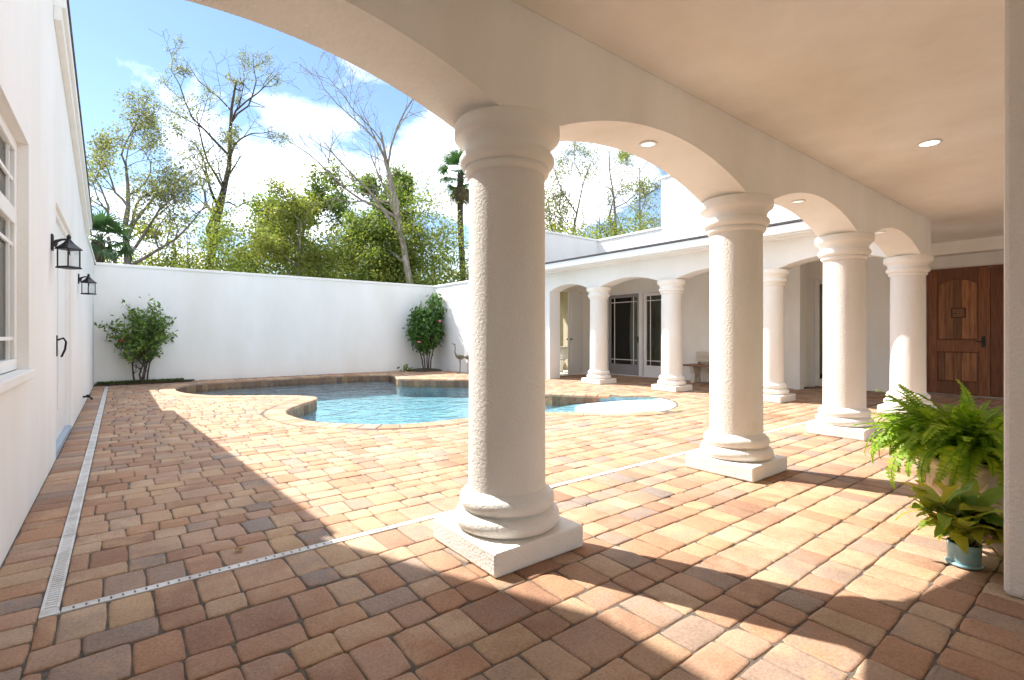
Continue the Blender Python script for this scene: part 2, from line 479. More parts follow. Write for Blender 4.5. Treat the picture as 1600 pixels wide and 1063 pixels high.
def fill_with_hole(outer, hole, z, extra=None):
    vv = [Vector(p) for p in outer] + [Vector(p) for p in hole]
    a, b_ = len(outer), len(hole)
    ed = [(i, (i + 1) % a) for i in range(a)] + [(a + i, a + (i + 1) % b_) for i in range(b_)]
    v, e, f, *_ = delaunay_2d_cdt(vv, ed, [], 0, 1e-6)
    xs = np.array([p[:] for p in v])
    cen = np.array([xs[list(q)].mean(0) for q in f])
    keep = ~inside(np.array(hole), cen[:, 0], cen[:, 1])
    m = MB(); m.v = [(p[0], p[1], z) for p in v]; m.f = [tuple(q) if 1 else None for q, k in zip(f, keep) if k]
    return m
bed = fill_with_hole([(-3.2, -2.6), (12.7, -2.6), (12.7, 10.5), (8.5, 10.5), (8.5, 15.15), (-.5, 15.15), (-.5, 2.6), (-3.2, 2.6)], [tuple(p) for p in POOL + PN * .02], -.008)
paving = tag(bed.build('courtyard_paving', 'joint_sand'), 'tumbled tan and terracotta paver floor of the court and loggia', 'paving', kind='structure')

# ------------------------------------------------------------------ pavers
def round_rect(w, d, rnd_, npc=3, rad=.011, jit=.0018, mids=True):
    """worn outline of a tumbled cobble: soft corners, sides that bow a little"""
    pts = []
    cs = ((w / 2, d / 2, 0), (-w / 2, d / 2, 90), (-w / 2, -d / 2, 180), (w / 2, -d / 2, 270))
    for ci, (cx, cy, a0) in enumerate(cs):
        r_ = rad * rnd_.uniform(.6, 1.7)
        pull = rnd_.uniform(0, .003) if rnd_.random() < .8 else rnd_.uniform(.003, .009)
        ccx = cx - math.copysign(r_ + pull, cx); ccy = cy - math.copysign(r_ + pull, cy)
        for k in range(npc):
            a = R(a0 + 90 * k / (npc - 1))
            pts.append((ccx + r_ * math.cos(a) + rnd_.gauss(0, jit), ccy + r_ * math.sin(a) + rnd_.gauss(0, jit)))
        if mids:
            nx, ny, _ = cs[(ci + 1) % 4]
            bow = rnd_.uniform(-.0015, .0022)
            pts.append(((cx + nx) / 2 * (1 + bow / w * 2) + rnd_.gauss(0, .004) * (cx != nx), (cy + ny) / 2 * (1 + bow / d * 2) + rnd_.gauss(0, .004) * (cy != ny)))
    return pts
def paver_geo(out, rnd_, full=True):
    """verts, faces of one cobble from its outline (counter-clockwise)"""
    n = len(out); c = np.mean(out, 0); o = np.array(out)
    v = []; f = []
    w = np.linalg.norm(o - c, axis=1)[:, None]
    def ring(ins, z, j):
        q = c + (o - c) * (1 - ins / w)
        for p in q:
            v.append((p[0], p[1], z + rnd_.gauss(0, j)))
    rings = [(0, -.03, 0), (0, -.0072, .0009), (.005, -.0022, .0008), (.016, 0, .0008)] if full else [(0, -.02, 0), (.001, -.006, .0006), (.010, 0, .0005)]
    for r_ in rings: ring(*r_)
    for k in range(len(rings) - 1):
        for i in range(n):
            i2 = (i + 1) % n
            f.append((k * n + i, k * n + i2, (k + 1) * n + i2, (k + 1) * n + i))
    f.append(tuple((len(rings) - 1) * n + i for i in range(n)))
    return v, f
SM, LG, J = .1575, .236, .003
def clip_half(poly, p0, nrm):
    out = []
    k = len(poly)
    for i in range(k):
        a = np.array(poly[i]); b_ = np.array(poly[(i + 1) % k])
        da = (a - p0) @ nrm; db = (b_ - p0) @ nrm
        if da >= 0: out.append(tuple(a))
        if da * db < 0: out.append(tuple(a + (b_ - a) * da / (da - db)))
    return out
cells = []                                # (x, y, w, d)
prng = random.Random(5)
def rows(x0, x1, y0, y1, pick=None):
    y = y0
    i = 0
    seq = [LG, SM, LG, SM, SM]
    while y < y1 - .02:
        d = seq[i % 5]; i += 1
        d = min(d, y1 - y)
        if y1 - (y + d) < .06: d = y1 - y
        x = x0 - prng.random() * .11
        while x < x1 - .01:
            if d > .2: w = SM if prng.random() < .82 else LG
            else: w = LG if prng.random() < .55 else SM
            a, b_ = max(x, x0), min(x + w, x1)
            if b_ - a > .03: cells.append(((a + b_) / 2, y + d / 2, b_ - a, d))
            x += w
        y += d
DL0, DL1, DF0, DF1 = -.262, -.200, 2.785, 2.835        # drain strips
rows(DL1, 8.45, 10.45, 15.08); rows(DL1, 12.66, DF1, 10.45)
rows(DL0, 12.66, -2.6, DF0)
rows(-3.1, DL0 - .205, -2.6, 2.55)
y = -2.6
while y < 14.55:
    d = SM if prng.random() < .75 else LG
    cells.append((DL0 - .1025, y + d / 2, .205, d)); y += d
CAMF = np.array((math.cos(R(51.9)), math.sin(R(51.9)))); CAMR = np.array((math.sin(R(51.9)), -math.cos(R(51.9))))
def screen_area(x, y, w, d):
    v = np.array((x, y)); dep = v @ CAMF
    if dep < .5: return 0
    sx = (v @ CAMR) / dep; sy = 1.15 / dep
    if abs(sx) > 1.03 or sy > .70: return 0
    return w * d / dep ** 3
walls_x = lambda x, y: (x > 11.45 and y > 4.5) or (x > 12.25 and y > 2.9) or (x < -.47 and y > 2.6) or (y > 14.62 and x < 1.45)
good = []
for (x, y, w, d) in cells:
    if walls_x(x, y): continue
    full = True
    poly = None
    if .3 < x < 8.45 and 4.1 < y < 15:
        dd = np.linalg.norm(OUTER - (x, y), axis=1); k = int(dd.argmin())
        ins = bool(inside(OUTER, np.array([x]), np.array([y]))[0])
        if dd[k] < .30:
            poly = [(x - w / 2 + J / 2, y - d / 2 + J / 2), (x + w / 2 - J / 2, y - d / 2 + J / 2), (x + w / 2 - J / 2, y + d / 2 - J / 2), (x - w / 2 + J / 2, y + d / 2 - J / 2)]
            n0 = len(poly)
            area0 = w * d
            for kk in (k, (k + 2) % len(OUTER), (k - 2) % len(OUTER)):
                nn = PN[kk]
                poly = clip_half(poly, OUTER[kk] + nn * J / 2, nn)
                if len(poly) < 3: break
            if len(poly) < 3: continue
            pa = np.array(poly); ar = .5 * abs(np.sum(pa[:, 0] * np.roll(pa[:, 1], -1) - np.roll(pa[:, 0], -1) * pa[:, 1]))
            if ar < .0012: continue
            if ar > .97 * (w - J) * (d - J): poly = None
        elif ins:
            continue
    good.append((x, y, w, d, poly))
good.sort(key=lambda g: -screen_area(*g[:4]) if g[4] is None and abs(g[2] - SM) + abs(g[2] - LG) < .09 else 0)
N_SINGLE = 300
variants = {}
def variant(w, d):
    key = (round(w, 3), round(d, 3))
    if key not in variants:
        L = []
        for k in range(6):
            v, f = paver_geo(round_rect(w - J, d - J, prng), prng)
            me = bpy.data.meshes.new('paver'); me.from_pydata(v, [], f); me.update()
            me.polygons.foreach_set('use_smooth', [True] * len(me.polygons)); me.materials.append(M['paver_single'])
            L.append(me)
        variants[key] = L
    return prng.choice(variants[key])
fv, ff = [], []
cnt = 0
for (x, y, w, d, poly) in good:
    if cnt < N_SINGLE and poly is None and screen_area(x, y, w, d) > 0 and min(abs(w - SM), abs(w - LG), abs(w - .205)) < 1e-4:
        cnt += 1
        o = bpy.data.objects.new('paver', variant(w, d)); COL.objects.link(o); o.parent = paving
        o.location = (x, y, prng.uniform(-.003, .002)); o.rotation_euler = (prng.gauss(0, .007), prng.gauss(0, .007), prng.choice((0, math.pi)) + prng.gauss(0, .007))
        continue
    near = x * x + y * y < 40
    if poly is None:
        out = round_rect(w - J, d - J, prng, 3 if near else 2, .011 if near else .014, .0018, near)
        if not near: pass
        out = [(px + x, py + y) for px, py in out]
    else:
        out = poly
    v, f = paver_geo(out, prng, near)
    dz = prng.uniform(-.003, .002); n = len(fv)
    fv += [(a, b_, c + dz) for a, b_, c in v]; ff += [tuple(n + i for i in q) for q in f]
me = bpy.data.meshes.new('paver_field'); me.from_pydata(fv, [], ff); me.update()
o = link('paver_field', me, 'paver_field', paving, smooth=True); tag(o, kind='stuff')

# ------------------------------------------------------------------ trench drain
td = empty('trench_drain', (0, 0, 0), 'white slotted trench drain turning a corner in the paver floor', 'drain')
box('channel', 'dark', td, (DL0 + .004, DL1 - .004, DF0, 14.5, -.030, -.011))
box('channel', 'dark', td, (DL1 - .004, 8.85, DF0 + .004, DF1 - .004, -.030, -.0105))
y = DF0 + .06
while y < 14.5:                            # long run along the house: one-metre ladders of cross bars
    y1 = min(y + 1.0, 14.5) - .003
    g = MB()
    g.box(DL0 + .001, DL0 + .011, y, y1, -.007, .001); g.box(DL1 - .011, DL1 - .001, y, y1, -.007, .001)
    q = y
    while q < y1 - .003:
        g.box(DL0 + .011, DL1 - .011, q, min(q + .018, y1), -.007, .0002); q += .0255
    g.build('grate', 'plastic', td); y += 1.0
x = DL0 + .07
while x < 8.83:
    x1 = min(x + 1.0, 8.83) - .003
    g = MB()
    g.box(x, x1, DF0 + .001, DF0 + .013, -.007, .001); g.box(x, x1, DF1 - .013, DF1 - .001, -.007, .001)
    q = x
    while q < x1 - .002:
        g.box(q, min(q + .034, x1), DF0 + .013, DF1 - .013, -.007, .0003); q += .0415
    g.build('grate', 'plastic', td); x += 1.0
MB().prism([(DL0 + .001, DF0 + .001), (DL0 + .069, DF0 + .001), (DL1 - .002, DF1 - .006), (DL1 - .002, DF0 + .058), (DL0 + .001, DF0 + .058)], 'z', -.007, .0008).build('corner_piece', 'plastic', td)

# ------------------------------------------------------------------ pool
pool = empty('swimming_pool', (4, 9, 0), 'freeform swimming pool with brown tile band and paver coping', 'pool')
def pc(o):                                  # keep world coordinates under the empty
    o.matrix_parent_inverse = Matrix.Translation((-4, -9, 0)); return o
WATER_Z = -.155
def floor_z(p):
    d = beach_d(p)
    z = -.012 - np.maximum(0, d - .35) * .13
    z = np.where(d > 1.75, -.20 - (d - 1.75) * .25, z)
    return np.maximum(z, -.46)
gxs, gys = np.meshgrid(np.arange(.8, 8, .2), np.arange(4.4, 14.6, .2)); gp = np.stack([gxs.ravel(), gys.ravel()], 1)
gp = gp[inside(POOL, gp[:, 0], gp[:, 1])]
gp = gp[np.array([np.linalg.norm(POOL - p, axis=1).min() for p in gp]) > .08]
vv = [Vector(p) for p in POOL] + [Vector(p) for p in gp]
nP = len(POOL)
v, e, f, *_ = delaunay_2d_cdt(vv, [(i, (i + 1) % nP) for i in range(nP)], [], 0, 1e-6)
xy = np.array([p[:] for p in v]); zz = floor_z(xy)
cen = np.array([xy[list(q)].mean(0) for q in f]); keep = inside(POOL, cen[:, 0], cen[:, 1])
fl = MB(); fl.v = [(a[0], a[1], z) for a, z in zip(xy, zz)]; fl.f = [tuple(q) for q, k in zip(f, keep) if k and beach_d(xy[list(q)].mean(0)) >= 1.45]
pc(fl.build('floor', 'pool_plaster', pool, smooth=True))
bl = MB(); bl.v = fl.v; bl.f = [tuple(q) for q, k in zip(f, keep) if k and beach_d(xy[list(q)].mean(0)) < 1.45]
pc(bl.build('beach_entry', 'beach_plaster', pool, smooth=True))
wl = MB()
zb = floor_z(POOL)
for i in range(nP):
    j = (i + 1) % nP
    n = len(wl.v)
    wl.v += [(*POOL[i], -.02), (*POOL[j], -.02), (*POOL[j], zb[j] - .002), (*POOL[i], zb[i] - .002)]; wl.f.append((n, n + 1, n + 2, n + 3))
pc(wl.build('wall', 'pool_plaster', pool))
for rad_, z in ((.55, -.20), (.95, -.27), (1.3, -.34)):
    pc(MB().lathe([(rad_, z - .3), (rad_, z - .02), (rad_ - .02, z), (.02, z)], 48, (2.0, 7.2)).build('step', 'beach_plaster', pool, smooth=False))
# coping stones
step = 2
for i in range(0, nP - 1, step):
    ids = [(i + k) % nP for k in range(step + 1)]
    if min(cop_w[ids]) < .1: continue
    inn = [POOL[k] - PN[k] * .028 for k in ids]; out = [POOL[k] + PN[k] * (COP - J) for k in ids]
    ring = inn + out[::-1]
    c = np.mean(ring, 0)
    ring = [tuple(p - c) for p in ring]
    rr = np.array(ring); tgt = rr[::-1]
    t = POOL[ids[-1]] - POOL[ids[0]]; t /= np.linalg.norm(t)
    rr = rr - np.outer(np.sign(rr @ t), t) * .0035 * (np.abs(rr @ t) > .04)[:, None]
    m = MB(); k = len(rr)
    ins = rr * .93
    m.v = [(a, b_, -.045) for a, b_ in rr] + [(a, b_, -.010) for a, b_ in rr] + [(a, b_, .004) for a, b_ in ins]
    for q in range(2):
        for s_ in range(k):
            m.f.append((q * k + s_, q * k + (s_ + 1) % k, (q + 1) * k + (s_ + 1) % k, (q + 1) * k + s_))
    m.f += [tuple(2 * k + s_ for s_ in range(k)), tuple(range(k))[::-1]]
    pc(m.build('coping_stone', 'coping', pool, loc=(c[0], c[1], 0)))
# waterline tiles: one shared mesh
tl = MB().box(-.073, .073, -.004, .008, -.09, .09).mesh('tile'); tl.materials.append(M['tile'])
TP = resample(POOL, .151); 
if True:
    TN = normals(TP)
    for p, n_ in zip(TP, TN):
        if beach_d(p) < 1.2: continue
        o = bpy.data.objects.new('waterline_tile', tl); COL.objects.link(o); o.parent = pool
        o.matrix_parent_inverse = Matrix.Translation((-4, -9, 0))
        q = p - n_ * .006
        o.location = (q[0], q[1], -.137); o.rotation_euler = (0, 0, math.atan2(n_[1], n_[0]) - math.pi / 2 + math.pi)
wm = MB(); wi = POOL - PN * .001
ok = [i for i in range(nP)]
v, e, f, *_ = delaunay_2d_cdt([Vector(p) for p in wi], [(i, (i + 1) % nP) for i in range(nP)], [], 0, 1e-6)
xy = np.array([p[:] for p in v]); cen = np.array([xy[list(q)].mean(0) for q in f]); keep = inside(wi, cen[:, 0], cen[:, 1])
wm.v = [(a[0], a[1], WATER_Z) for a in xy]; wm.f = [tuple(q) for q, k in zip(f, keep) if k]
tag(wm.build('water', 'water'), 'clear turquoise pool water rippling in the sun', 'water', kind='structure')

# ------------------------------------------------------------------ columns
SHAFT_R = .211
def prof_base():
    p = [(.235, .118)]
    for k in range(9): a = R(-80 + 20 * k); p.append((.245 + .045 * math.cos(a), .168 + .047 * math.sin(a)))
    p.append((.243, .216))
    for k in range(9): a = R(-75 + 19 * k); p.append((.222 + .040 * math.cos(a), .262 + .046 * math.sin(a)))
    p += [(.226, .312), (.214, .326), (.205, .33)]
    return p
def prof_cap():
    p = [(.19, 2.015), (.222, 2.02), (.232, 2.035), (.234, 2.052), (.226, 2.060)]
    p += [(.236, 2.064), (.252, 2.074), (.262, 2.094), (.262, 2.112), (.252, 2.130), (.240, 2.140)]
    p += [(.238, 2.152), (.242, 2.170), (.254, 2.192), (.270, 2.208), (.284, 2.216)]
    p += [(.290, 2.224), (.292, 2.25), (.291, 2.285), (.284, 2.298), (.20, 2.300)]
    return p
def column(name, x, y, label, group):
    t = empty(name, (x, y, 0), label, 'column', group)
    MB().box(-.298, .298, -.298, .298, 0, .12).build('plinth', 'stucco_column', t, bevel=.012)
    MB().lathe(prof_base(), 64).build('base_moulding', 'stucco_column', t, smooth=True)
    MB().lathe([(SHAFT_R + .002, .322), (SHAFT_R, .8), (SHAFT_R, 1.5), (SHAFT_R - .002, 2.02)], 64).build('shaft', 'stucco_column', t, smooth=True)
    MB().lathe(prof_cap(), 64).build('capital', 'stucco_loggia', t, smooth=True)
    return t
XS = [-.80, 1.69, 4.175, 6.645, 9.13]
GA, GB = 'columns of the near loggia', 'columns of the far wing arcade'
c0 = column('column', XS[1], 2.2, 'largest white stucco column, nearest in the centre foreground', GA)
def place(x, y, label, group):
    c = copy_tree(c0); c.location = (x, y, 0); tag(c, label, 'column', group); return c
place(XS[2], 2.2, 'white stucco column second nearest, with the bench showing beside it', GA)
place(XS[3], 2.2, 'white stucco column third along the near loggia, left of the corner column', GA)
place(XS[4], 2.2, 'corner column beside the wooden entrance door, lit on its lower half', GA)
place(XS[0], 2.2, 'white column at the house end of the near loggia', GA)
BYS = [8.20, 6.175, 4.15]
place(9.09, BYS[0], 'far arcade column between the open white door and the grey screen door', GB)
place(9.09, BYS[1], 'far arcade column in front of the white french door', GB)
place(9.09, BYS[2], 'far arcade column partly hidden between the second and third loggia columns', GB)

# ------------------------------------------------------------------ arched beams
def arch_beam(cols, half, z0, rise, ztop, start, end, n=20):
    """outline (t, z) of a beam whose underside follows segmental arches between the columns"""
    pts = [(start, z0)]
    for a, b_ in zip(cols[:-1], cols[1:]):
        s0, s1 = a + half, b_ - half
        hs = (s1 - s0) / 2; Rr = (hs * hs + rise * rise) / (2 * rise); cz = z0 + rise - Rr; c = (s0 + s1) / 2
        for k in range(n + 1):
            t = s0 + (s1 - s0) * k / n
            pts.append((t, cz + math.sqrt(max(0, Rr * Rr - (t - c) ** 2))))
    pts += [(end, z0), (end, ztop), (start, ztop)]
    return pts
def arch_mesh(outline, axis, a, b_):
    """triangulated prism so that the concave faces shade cleanly"""
    m = MB().prism(outline, axis, a, b_)
    me = m.mesh('arched_beam')
    bm = bmesh.new(); bm.from_mesh(me)
    bmesh.ops.triangulate(bm, faces=[f_ for f_ in bm.faces if len(f_.verts) > 4])
    bmesh.ops.recalc_face_normals(bm, faces=bm.faces)
    bm.to_mesh(me); bm.free(); return me
logg = empty('loggia', (0, 0, 0), 'cream stucco loggia with arched beam and flat ceiling over the foreground', 'loggia')
link('arched_beam', arch_mesh(arch_beam([-3.2] + XS, .205, 2.297, .215, 3.45, -3.2, 9.46), 'y', 2.0, 2.4), 'stucco_loggia', logg)
box('ceiling', 'stucco_loggia', logg, (-3.2, 12.64, -2.6, 1.998, 2.85, 2.98))
box('ceiling', 'stucco_loggia', logg, (9.462, 12.64, 2.0, 2.9, 2.85, 2.98))
box('header_beam', 'stucco_loggia', logg, (11.85, 12.15, -2.6, 2.93, 2.63, 2.848))
box('roof_slab', 'shingle', logg, (-3.2, 12.9, -2.9, 1.99, 2.99, 3.4))
box('roof_slab', 'shingle', logg, (9.47, 12.9, 2.0, 2.9, 2.99, 3.4))
pr = MB().box(3.082, 3.45, -1.1, .402, 0, 2.849).build('pier', 'stucco_column', logg, bevel=.02)
box('rear_beam', 'stucco_loggia', logg, (-3.2, 12.65, -2.82, -2.61, 2.05, 2.98))  # unseen, invented; hung low to keep skylight off the arched beam
for px_ in (-3.2, .2, 3.6, 7.0, 10.4): box('rear_pier', 'stucco_loggia', logg, (px_, px_ + 1.25, -2.8, -2.62, 0, 2.049))  # unseen, invented; spaced so light enters and reaches the ceiling
box('end_wall', 'stucco_loggia', logg, (-3.4, -3.2, -2.8, 2.6, 0, 3.4))
tag(box('driveway', 'concrete', None, (-20, 30, -26, -2.62, -.055, -.02)), 'pale concrete drive outside the loggia', 'driveway', kind='structure')  # invented ground behind the camera, lights the ceiling by bounce

# ------------------------------------------------------------------ boundary walls
def wall(label, dims, cap):
    t = empty('courtyard_wall', (0, 0, 0), label, 'wall', 'stucco walls of the court')
    box('wall', 'stucco_white', t, dims); box('cap', 'stucco_white', t, cap, bevel=.01)
    return t
wall('long white stucco wall at the back of the pool', (-.4695, 8.45, 15.1, 15.32, -.06, 2.78), (-.444, 8.42, 15.075, 15.345, 2.78, 2.845))
wall('white side wall behind the crane statues and right hand shrub', (8.45, 8.67, 10.90, 15.32, -.06, 2.78), (8.425, 8.6735, 10.90, 15.345, 2.78, 2.8452))

# ------------------------------------------------------------------ house on the left
WX = -.47
house = empty('white_house', (-3, 6, 0), 'white stucco house on the left with window, door and sloping eave', 'house')
def hc(o): o.matrix_parent_inverse = Matrix.Translation((3, -6, 0)); return o
W_Y0, W_Y1, W_Z0, W_Z1 = 2.95, 4.54, .90, 2.40
D_Y0, D_Y1, D_Z1 = 6.30, 8.22, 2.40
hw = MB()
T = .3
hw.box(WX - T, WX, 2.62, W_Y0, -.06, 6.3); hw.box(WX - T, WX, W_Y0, W_Y1, -.06, W_Z0); hw.box(WX - T, WX, W_Y0, W_Y1, W_Z1, 6.3); hw.box(WX - T, WX, W_Y1, 6.10, -.06, 6.3)
hw.box(-6, WX - T, 2.62, 2.8, -.06, 6.3); hw.box(-6, WX - T, 5.92, 6.10, -.06, 6.3); hw.box(-6, WX - T, 2.8, 5.92, 6.2, 6.3)
hc(hw.build('wall', 'stucco_white', house))
RY0, RZ0, RY1, RZ1 = 6.10, 4.03, 11.55, 2.93
zr = lambda y: RZ0 + (RZ1 - RZ0) * (y - RY0) / (RY1 - RY0)
lw = MB()
lw.prism([(6.102, -.06), (D_Y0, -.06), (D_Y0, zr(D_Y0)), (6.102, RZ0)], 'x', WX - T, WX)
lw.prism([(D_Y0, D_Z1), (D_Y1, D_Z1), (D_Y1, zr(D_Y1)), (D_Y0, zr(D_Y0))], 'x', WX - T, WX)
lw.prism([(D_Y1, -.06), (RY1, -.06), (RY1, RZ1), (D_Y1, zr(D_Y1))], 'x', WX - T, WX)
lw.prism([(RY1 + .001, -.06), (15.32, -.06), (15.32, 2.84), (RY1 + .001, 2.90)], 'x', WX - .2, WX)
hc(lw.build('low_wall', 'stucco_white', house))
hc(MB().prism([(RY1 - .05, 2.90), (15.34, 2.842), (15.34, 2.90), (RY1 - .05, 2.965)], 'x', WX - .22, WX + .025).build('wall_cap', 'stucco_white', house, bevel=.008))
hc(MB().prism([(RY0 + .003, RZ0 - .02), (RY1 - .02, RZ1 - .02), (RY1 - .02, RZ1 + .10), (RY0 + .003, RZ0 + .10)], 'x', WX + .002, WX + .055).build('rake_board', 'stucco_white', house))
hc(MB().prism([(RY0 + .003, RZ0 + .102), (RY1 + .02, RZ1 + .10), (RY1 + .02, RZ1 + .20), (RY0 + .003, RZ0 + .20)], 'x', -6, WX + .085).build('fascia', 'trim', house))
hc(MB().prism([(RY0 + .003, RZ0 + .202), (RY1 + .05, RZ1 + .20), (RY1 + .05, RZ1 + .225), (RY0 + .003, RZ0 + .235)], 'x', -6, WX + .10).build('roof', 'shingle', house))
# window
win = empty('window'); win.parent = house; hc(win)
fx0, fx1 = WX - .115, WX - .055
fm = MB()
fw = .07
fm.box(fx0, fx1, W_Y0, W_Y1, W_Z0 + .03, W_Z0 + .03 + fw); fm.box(fx0, fx1, W_Y0, W_Y1, W_Z1 - fw, W_Z1)
fm.box(fx0, fx1, W_Y0, W_Y0 + fw, W_Z0 + .1, W_Z1 - fw); fm.box(fx0, fx1, W_Y1 - fw, W_Y1, W_Z0 + .1, W_Z1 - fw)
fm.box(fx0, fx1, W_Y0 + fw, W_Y1 - fw, 1.86, 1.96)
fm.box(fx0, fx1, 3.70, 3.78, W_Z0 + .1, 1.86)
win_o = [fm.build('frame', 'trim', win, bevel=.006)]
sm = MB().box(WX - .06, WX + .03, W_Y0 - .02, W_Y1 + .02, W_Z0 - .03, W_Z0 + .028).build('sill', 'stucco_white', win, bevel=.008)
def pane(y0, y1, z0, z1):
    p = MB().box(fx0 + .025, fx0 + .030, y0, y1, z0, z1).build('pane', 'glass', win)
    mm_ = MB(); i = .13; a = .011
    for yy in (y0 + i, y1 - i): mm_.box(fx0 + .034, fx0 + .048, yy - a, yy + a, z0, z1)
    for z_ in ((z0 + i, z1 - i) if z1 - z0 > .6 else ((z0 + z1) / 2,)):
        ys = [y0, y0 + i - a, y0 + i + a, y1 - i - a, y1 - i + a, y1]
        for k in (0, 2, 4): mm_.box(fx0 + .034, fx0 + .048, ys[k], ys[k + 1], z_ - a, z_ + a)
    mm_.build('muntin', 'trim', win)
pane(W_Y0 + fw, 3.70, W_Z0 + .1, 1.86); pane(3.78, W_Y1 - fw, W_Z0 + .1, 1.86); pane(W_Y0 + fw, W_Y1 - fw, 1.96, W_Z1 - fw)
MB().box(WX - .24, WX - .23, 2.97, 4.52, .92, 2.38).build('curtain', 'curtain', win)  # sheet added behind the panes to imitate their bright reflection
# side door
dr = empty('side_door'); dr.parent = house; hc(dr)
LX = WX - .055                              # outer face of the leaves
for y0, y1 in ((D_Y0 + .06, 7.0), (7.03, D_Y1 - .06)):
    MB().box(LX - .045, LX, y0, y1, .05, D_Z1 - .06).build('leaf', 'trim', dr)
fm = MB(); fm.box(LX - .06, LX + .025, D_Y0, D_Y0 + .058, -.01, D_Z1); fm.box(LX - .06, LX + .025, D_Y1 - .058, D_Y1, -.01, D_Z1); fm.box(LX - .06, LX + .025, D_Y0 + .058, D_Y1 - .058, D_Z1 - .058, D_Z1)
fm.build('frame', 'trim', dr)
MB().box(LX - .04, LX - .006, 7.0, 7.03, .05, D_Z1 - .06).build('weather_strip', 'black_metal', dr)
for (y0, y1) in ((6.48, 6.88), (7.22, 7.98)):
    MB().box(LX + .0005, LX + .010, y0, y1, .35, 2.15).build('panel', 'trim', dr, bevel=.004)
MB().box(WX - .28, WX + .0, D_Y0 + .002, D_Y1 - .002, -.02, .045).build('threshold', 'threshold', dr)
hd = MB(); hd.box(LX, LX + .008, 7.08, 7.14, .93, 1.15); hd.tube([(LX + .005, 7.11, 1.10), (LX + .055, 7.11, 1.12), (LX + .075, 7.12, 1.08), (LX + .065, 7.14, 1.0), (LX + .035, 7.16, .92)], .010, 8)
hd.build('handle', 'black_metal', dr)
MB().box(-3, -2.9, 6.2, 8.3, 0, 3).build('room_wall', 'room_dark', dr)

# wall lanterns
def lantern(y, label):
    t = empty('wall_lantern', (WX, y, 1.74), label, 'lantern', 'black lanterns on the house wall')
    MB().box(.0, .016, -.045, .045, .15, .29).build('backplate', 'black_metal', t, bevel=.006)
    cx = .115
    MB().tube([(.012, 0, .19), (.035, 0, .235), (.07, 0, .252), (cx, 0, .258)], [.024, .014, .010, .009], 8).build('arm', 'black_metal', t)
    r_ = MB(); k = 4
    prof = ((.092, .166), (.096, .171), (.090, .178), (.064, .200), (.040, .222), (.022, .246), (.012, .262), (.017, .278), (.008, .30))
    for rr, z in prof:
        for i in range(k):
            a = 2 * math.pi * i / k; r_.v.append((cx + rr * math.cos(a), rr * math.sin(a), z))
    for j in range(len(prof) - 1):
        for i in range(k): r_.f.append((j * k + i, j * k + (i + 1) % k, (j + 1) * k + (i + 1) % k, (j + 1) * k + i))
    r_.f += [tuple(range(k))[::-1], tuple((len(prof) - 1) * k + i for i in range(k))]
    r_.build('lantern_roof', 'black_metal', t)
    for i in range(k):
        a = 2 * math.pi * i / k; c, s_ = cx + .074 * math.cos(a), .074 * math.sin(a)
        MB().tube([(c, s_, .018), (c, s_, .168)], .0075, 4).build('post', 'black_metal', t)
        p0 = (cx + .071 * math.cos(a), .071 * math.sin(a)); p1 = (cx + .071 * math.cos(a + math.pi / 2), .071 * math.sin(a + math.pi / 2))
        gp_ = MB(); gp_.v = [(*p0, .02), (*p1, .02), (*p1, .166), (*p0, .166)]; gp_.f = [(0, 1, 2, 3)]; gp_.build('glass_pane', 'lantern_glass', t)
    MB().lathe([(.088, 0), (.090, .008), (.082, .017), (.072, .02)], 4, (cx, 0)).build('lantern_base', 'black_metal', t)
    MB().lathe([(.012, .02), (.012, .08), (.009, .11), (.003, .125)], 10, (cx, 0)).build('bulb', 'ceramic', t, smooth=True)
    return t
lantern(5.9, 'nearer and larger black wall lantern, beside the house window')
lantern(9.46, 'farther and smaller black wall lantern, beyond the side door')
sg = empty('garden_tap', (WX, 10.6, .16), 'small black tap low on the house wall', 'tap')
MB().tube([(0, 0, 0), (.08, 0, 0), (.12, 0, -.05)], .016, 8).build('spout', 'black_metal', sg); MB().lathe([(.03, .015), (.03, .03)], 12, (.07, 0)).build('handle', 'black_metal', sg)

# ------------------------------------------------------------------ right wing
wing = empty('house_wing', (10, 6, 0), 'white stucco wing with an arcade and eave along the right of the pool', 'house')
def gc(o): o.matrix_parent_inverse = Matrix.Translation((-10, -6, 0)); return o
gc(link('arched_beam', arch_mesh(arch_beam([2.195, BYS[2], BYS[1], BYS[0], 9.955], .205, 2.297, .145, 2.78, 2.402, 10.45), 'x', 8.90, 9.28), 'stucco_white', wing))
gc(box('pier', 'stucco_white', wing, (8.902, 9.278, 9.75, 10.448, -.02, 2.2968)))
gc(box('soffit', 'stucco_white', wing, (8.50, 8.898, 2.42, 10.86, 2.775, 2.80)))
gc(box('fascia', 'trim', wing, (8.47, 8.498, 2.42, 10.86, 2.77, 2.93)))
gut = MB().prism([(8.375, 2.85), (8.39, 2.79), (8.468, 2.785), (8.468, 2.925), (8.365, 2.925)], 'y', 2.42, 10.86)
gc(gut.build('gutter', 'trim', wing, bevel=.006))
vt = MB(); y = 2.5
while y < 10.8:
    vt.box(8.62, 8.72, y, y + .045, 2.770, 2.7748); y += .09
gc(vt.build('soffit_vent', 'trim', wing))
gc(MB().prism([(8.35, 2.932), (12.0, 3.45), (12.0, 3.48), (8.345, 2.965)], 'y', 2.42, 10.86).build('roof', 'shingle', wing))
gc(box('walk_ceiling', 'stucco_white', wing, (9.282, 12.2, 2.91, 10.45, 2.78, 2.84)))
WI = 11.4
F0, F1, FZ = 7.72, 9.98, 2.40
iw = MB()
iw.box(WI, WI + .2, F1, 10.45, -.02, 2.779); iw.box(WI, WI + .2, F0, F1, FZ, 2.779); iw.box(WI, WI + .2, 4.6, F0, -.02, 2.779)
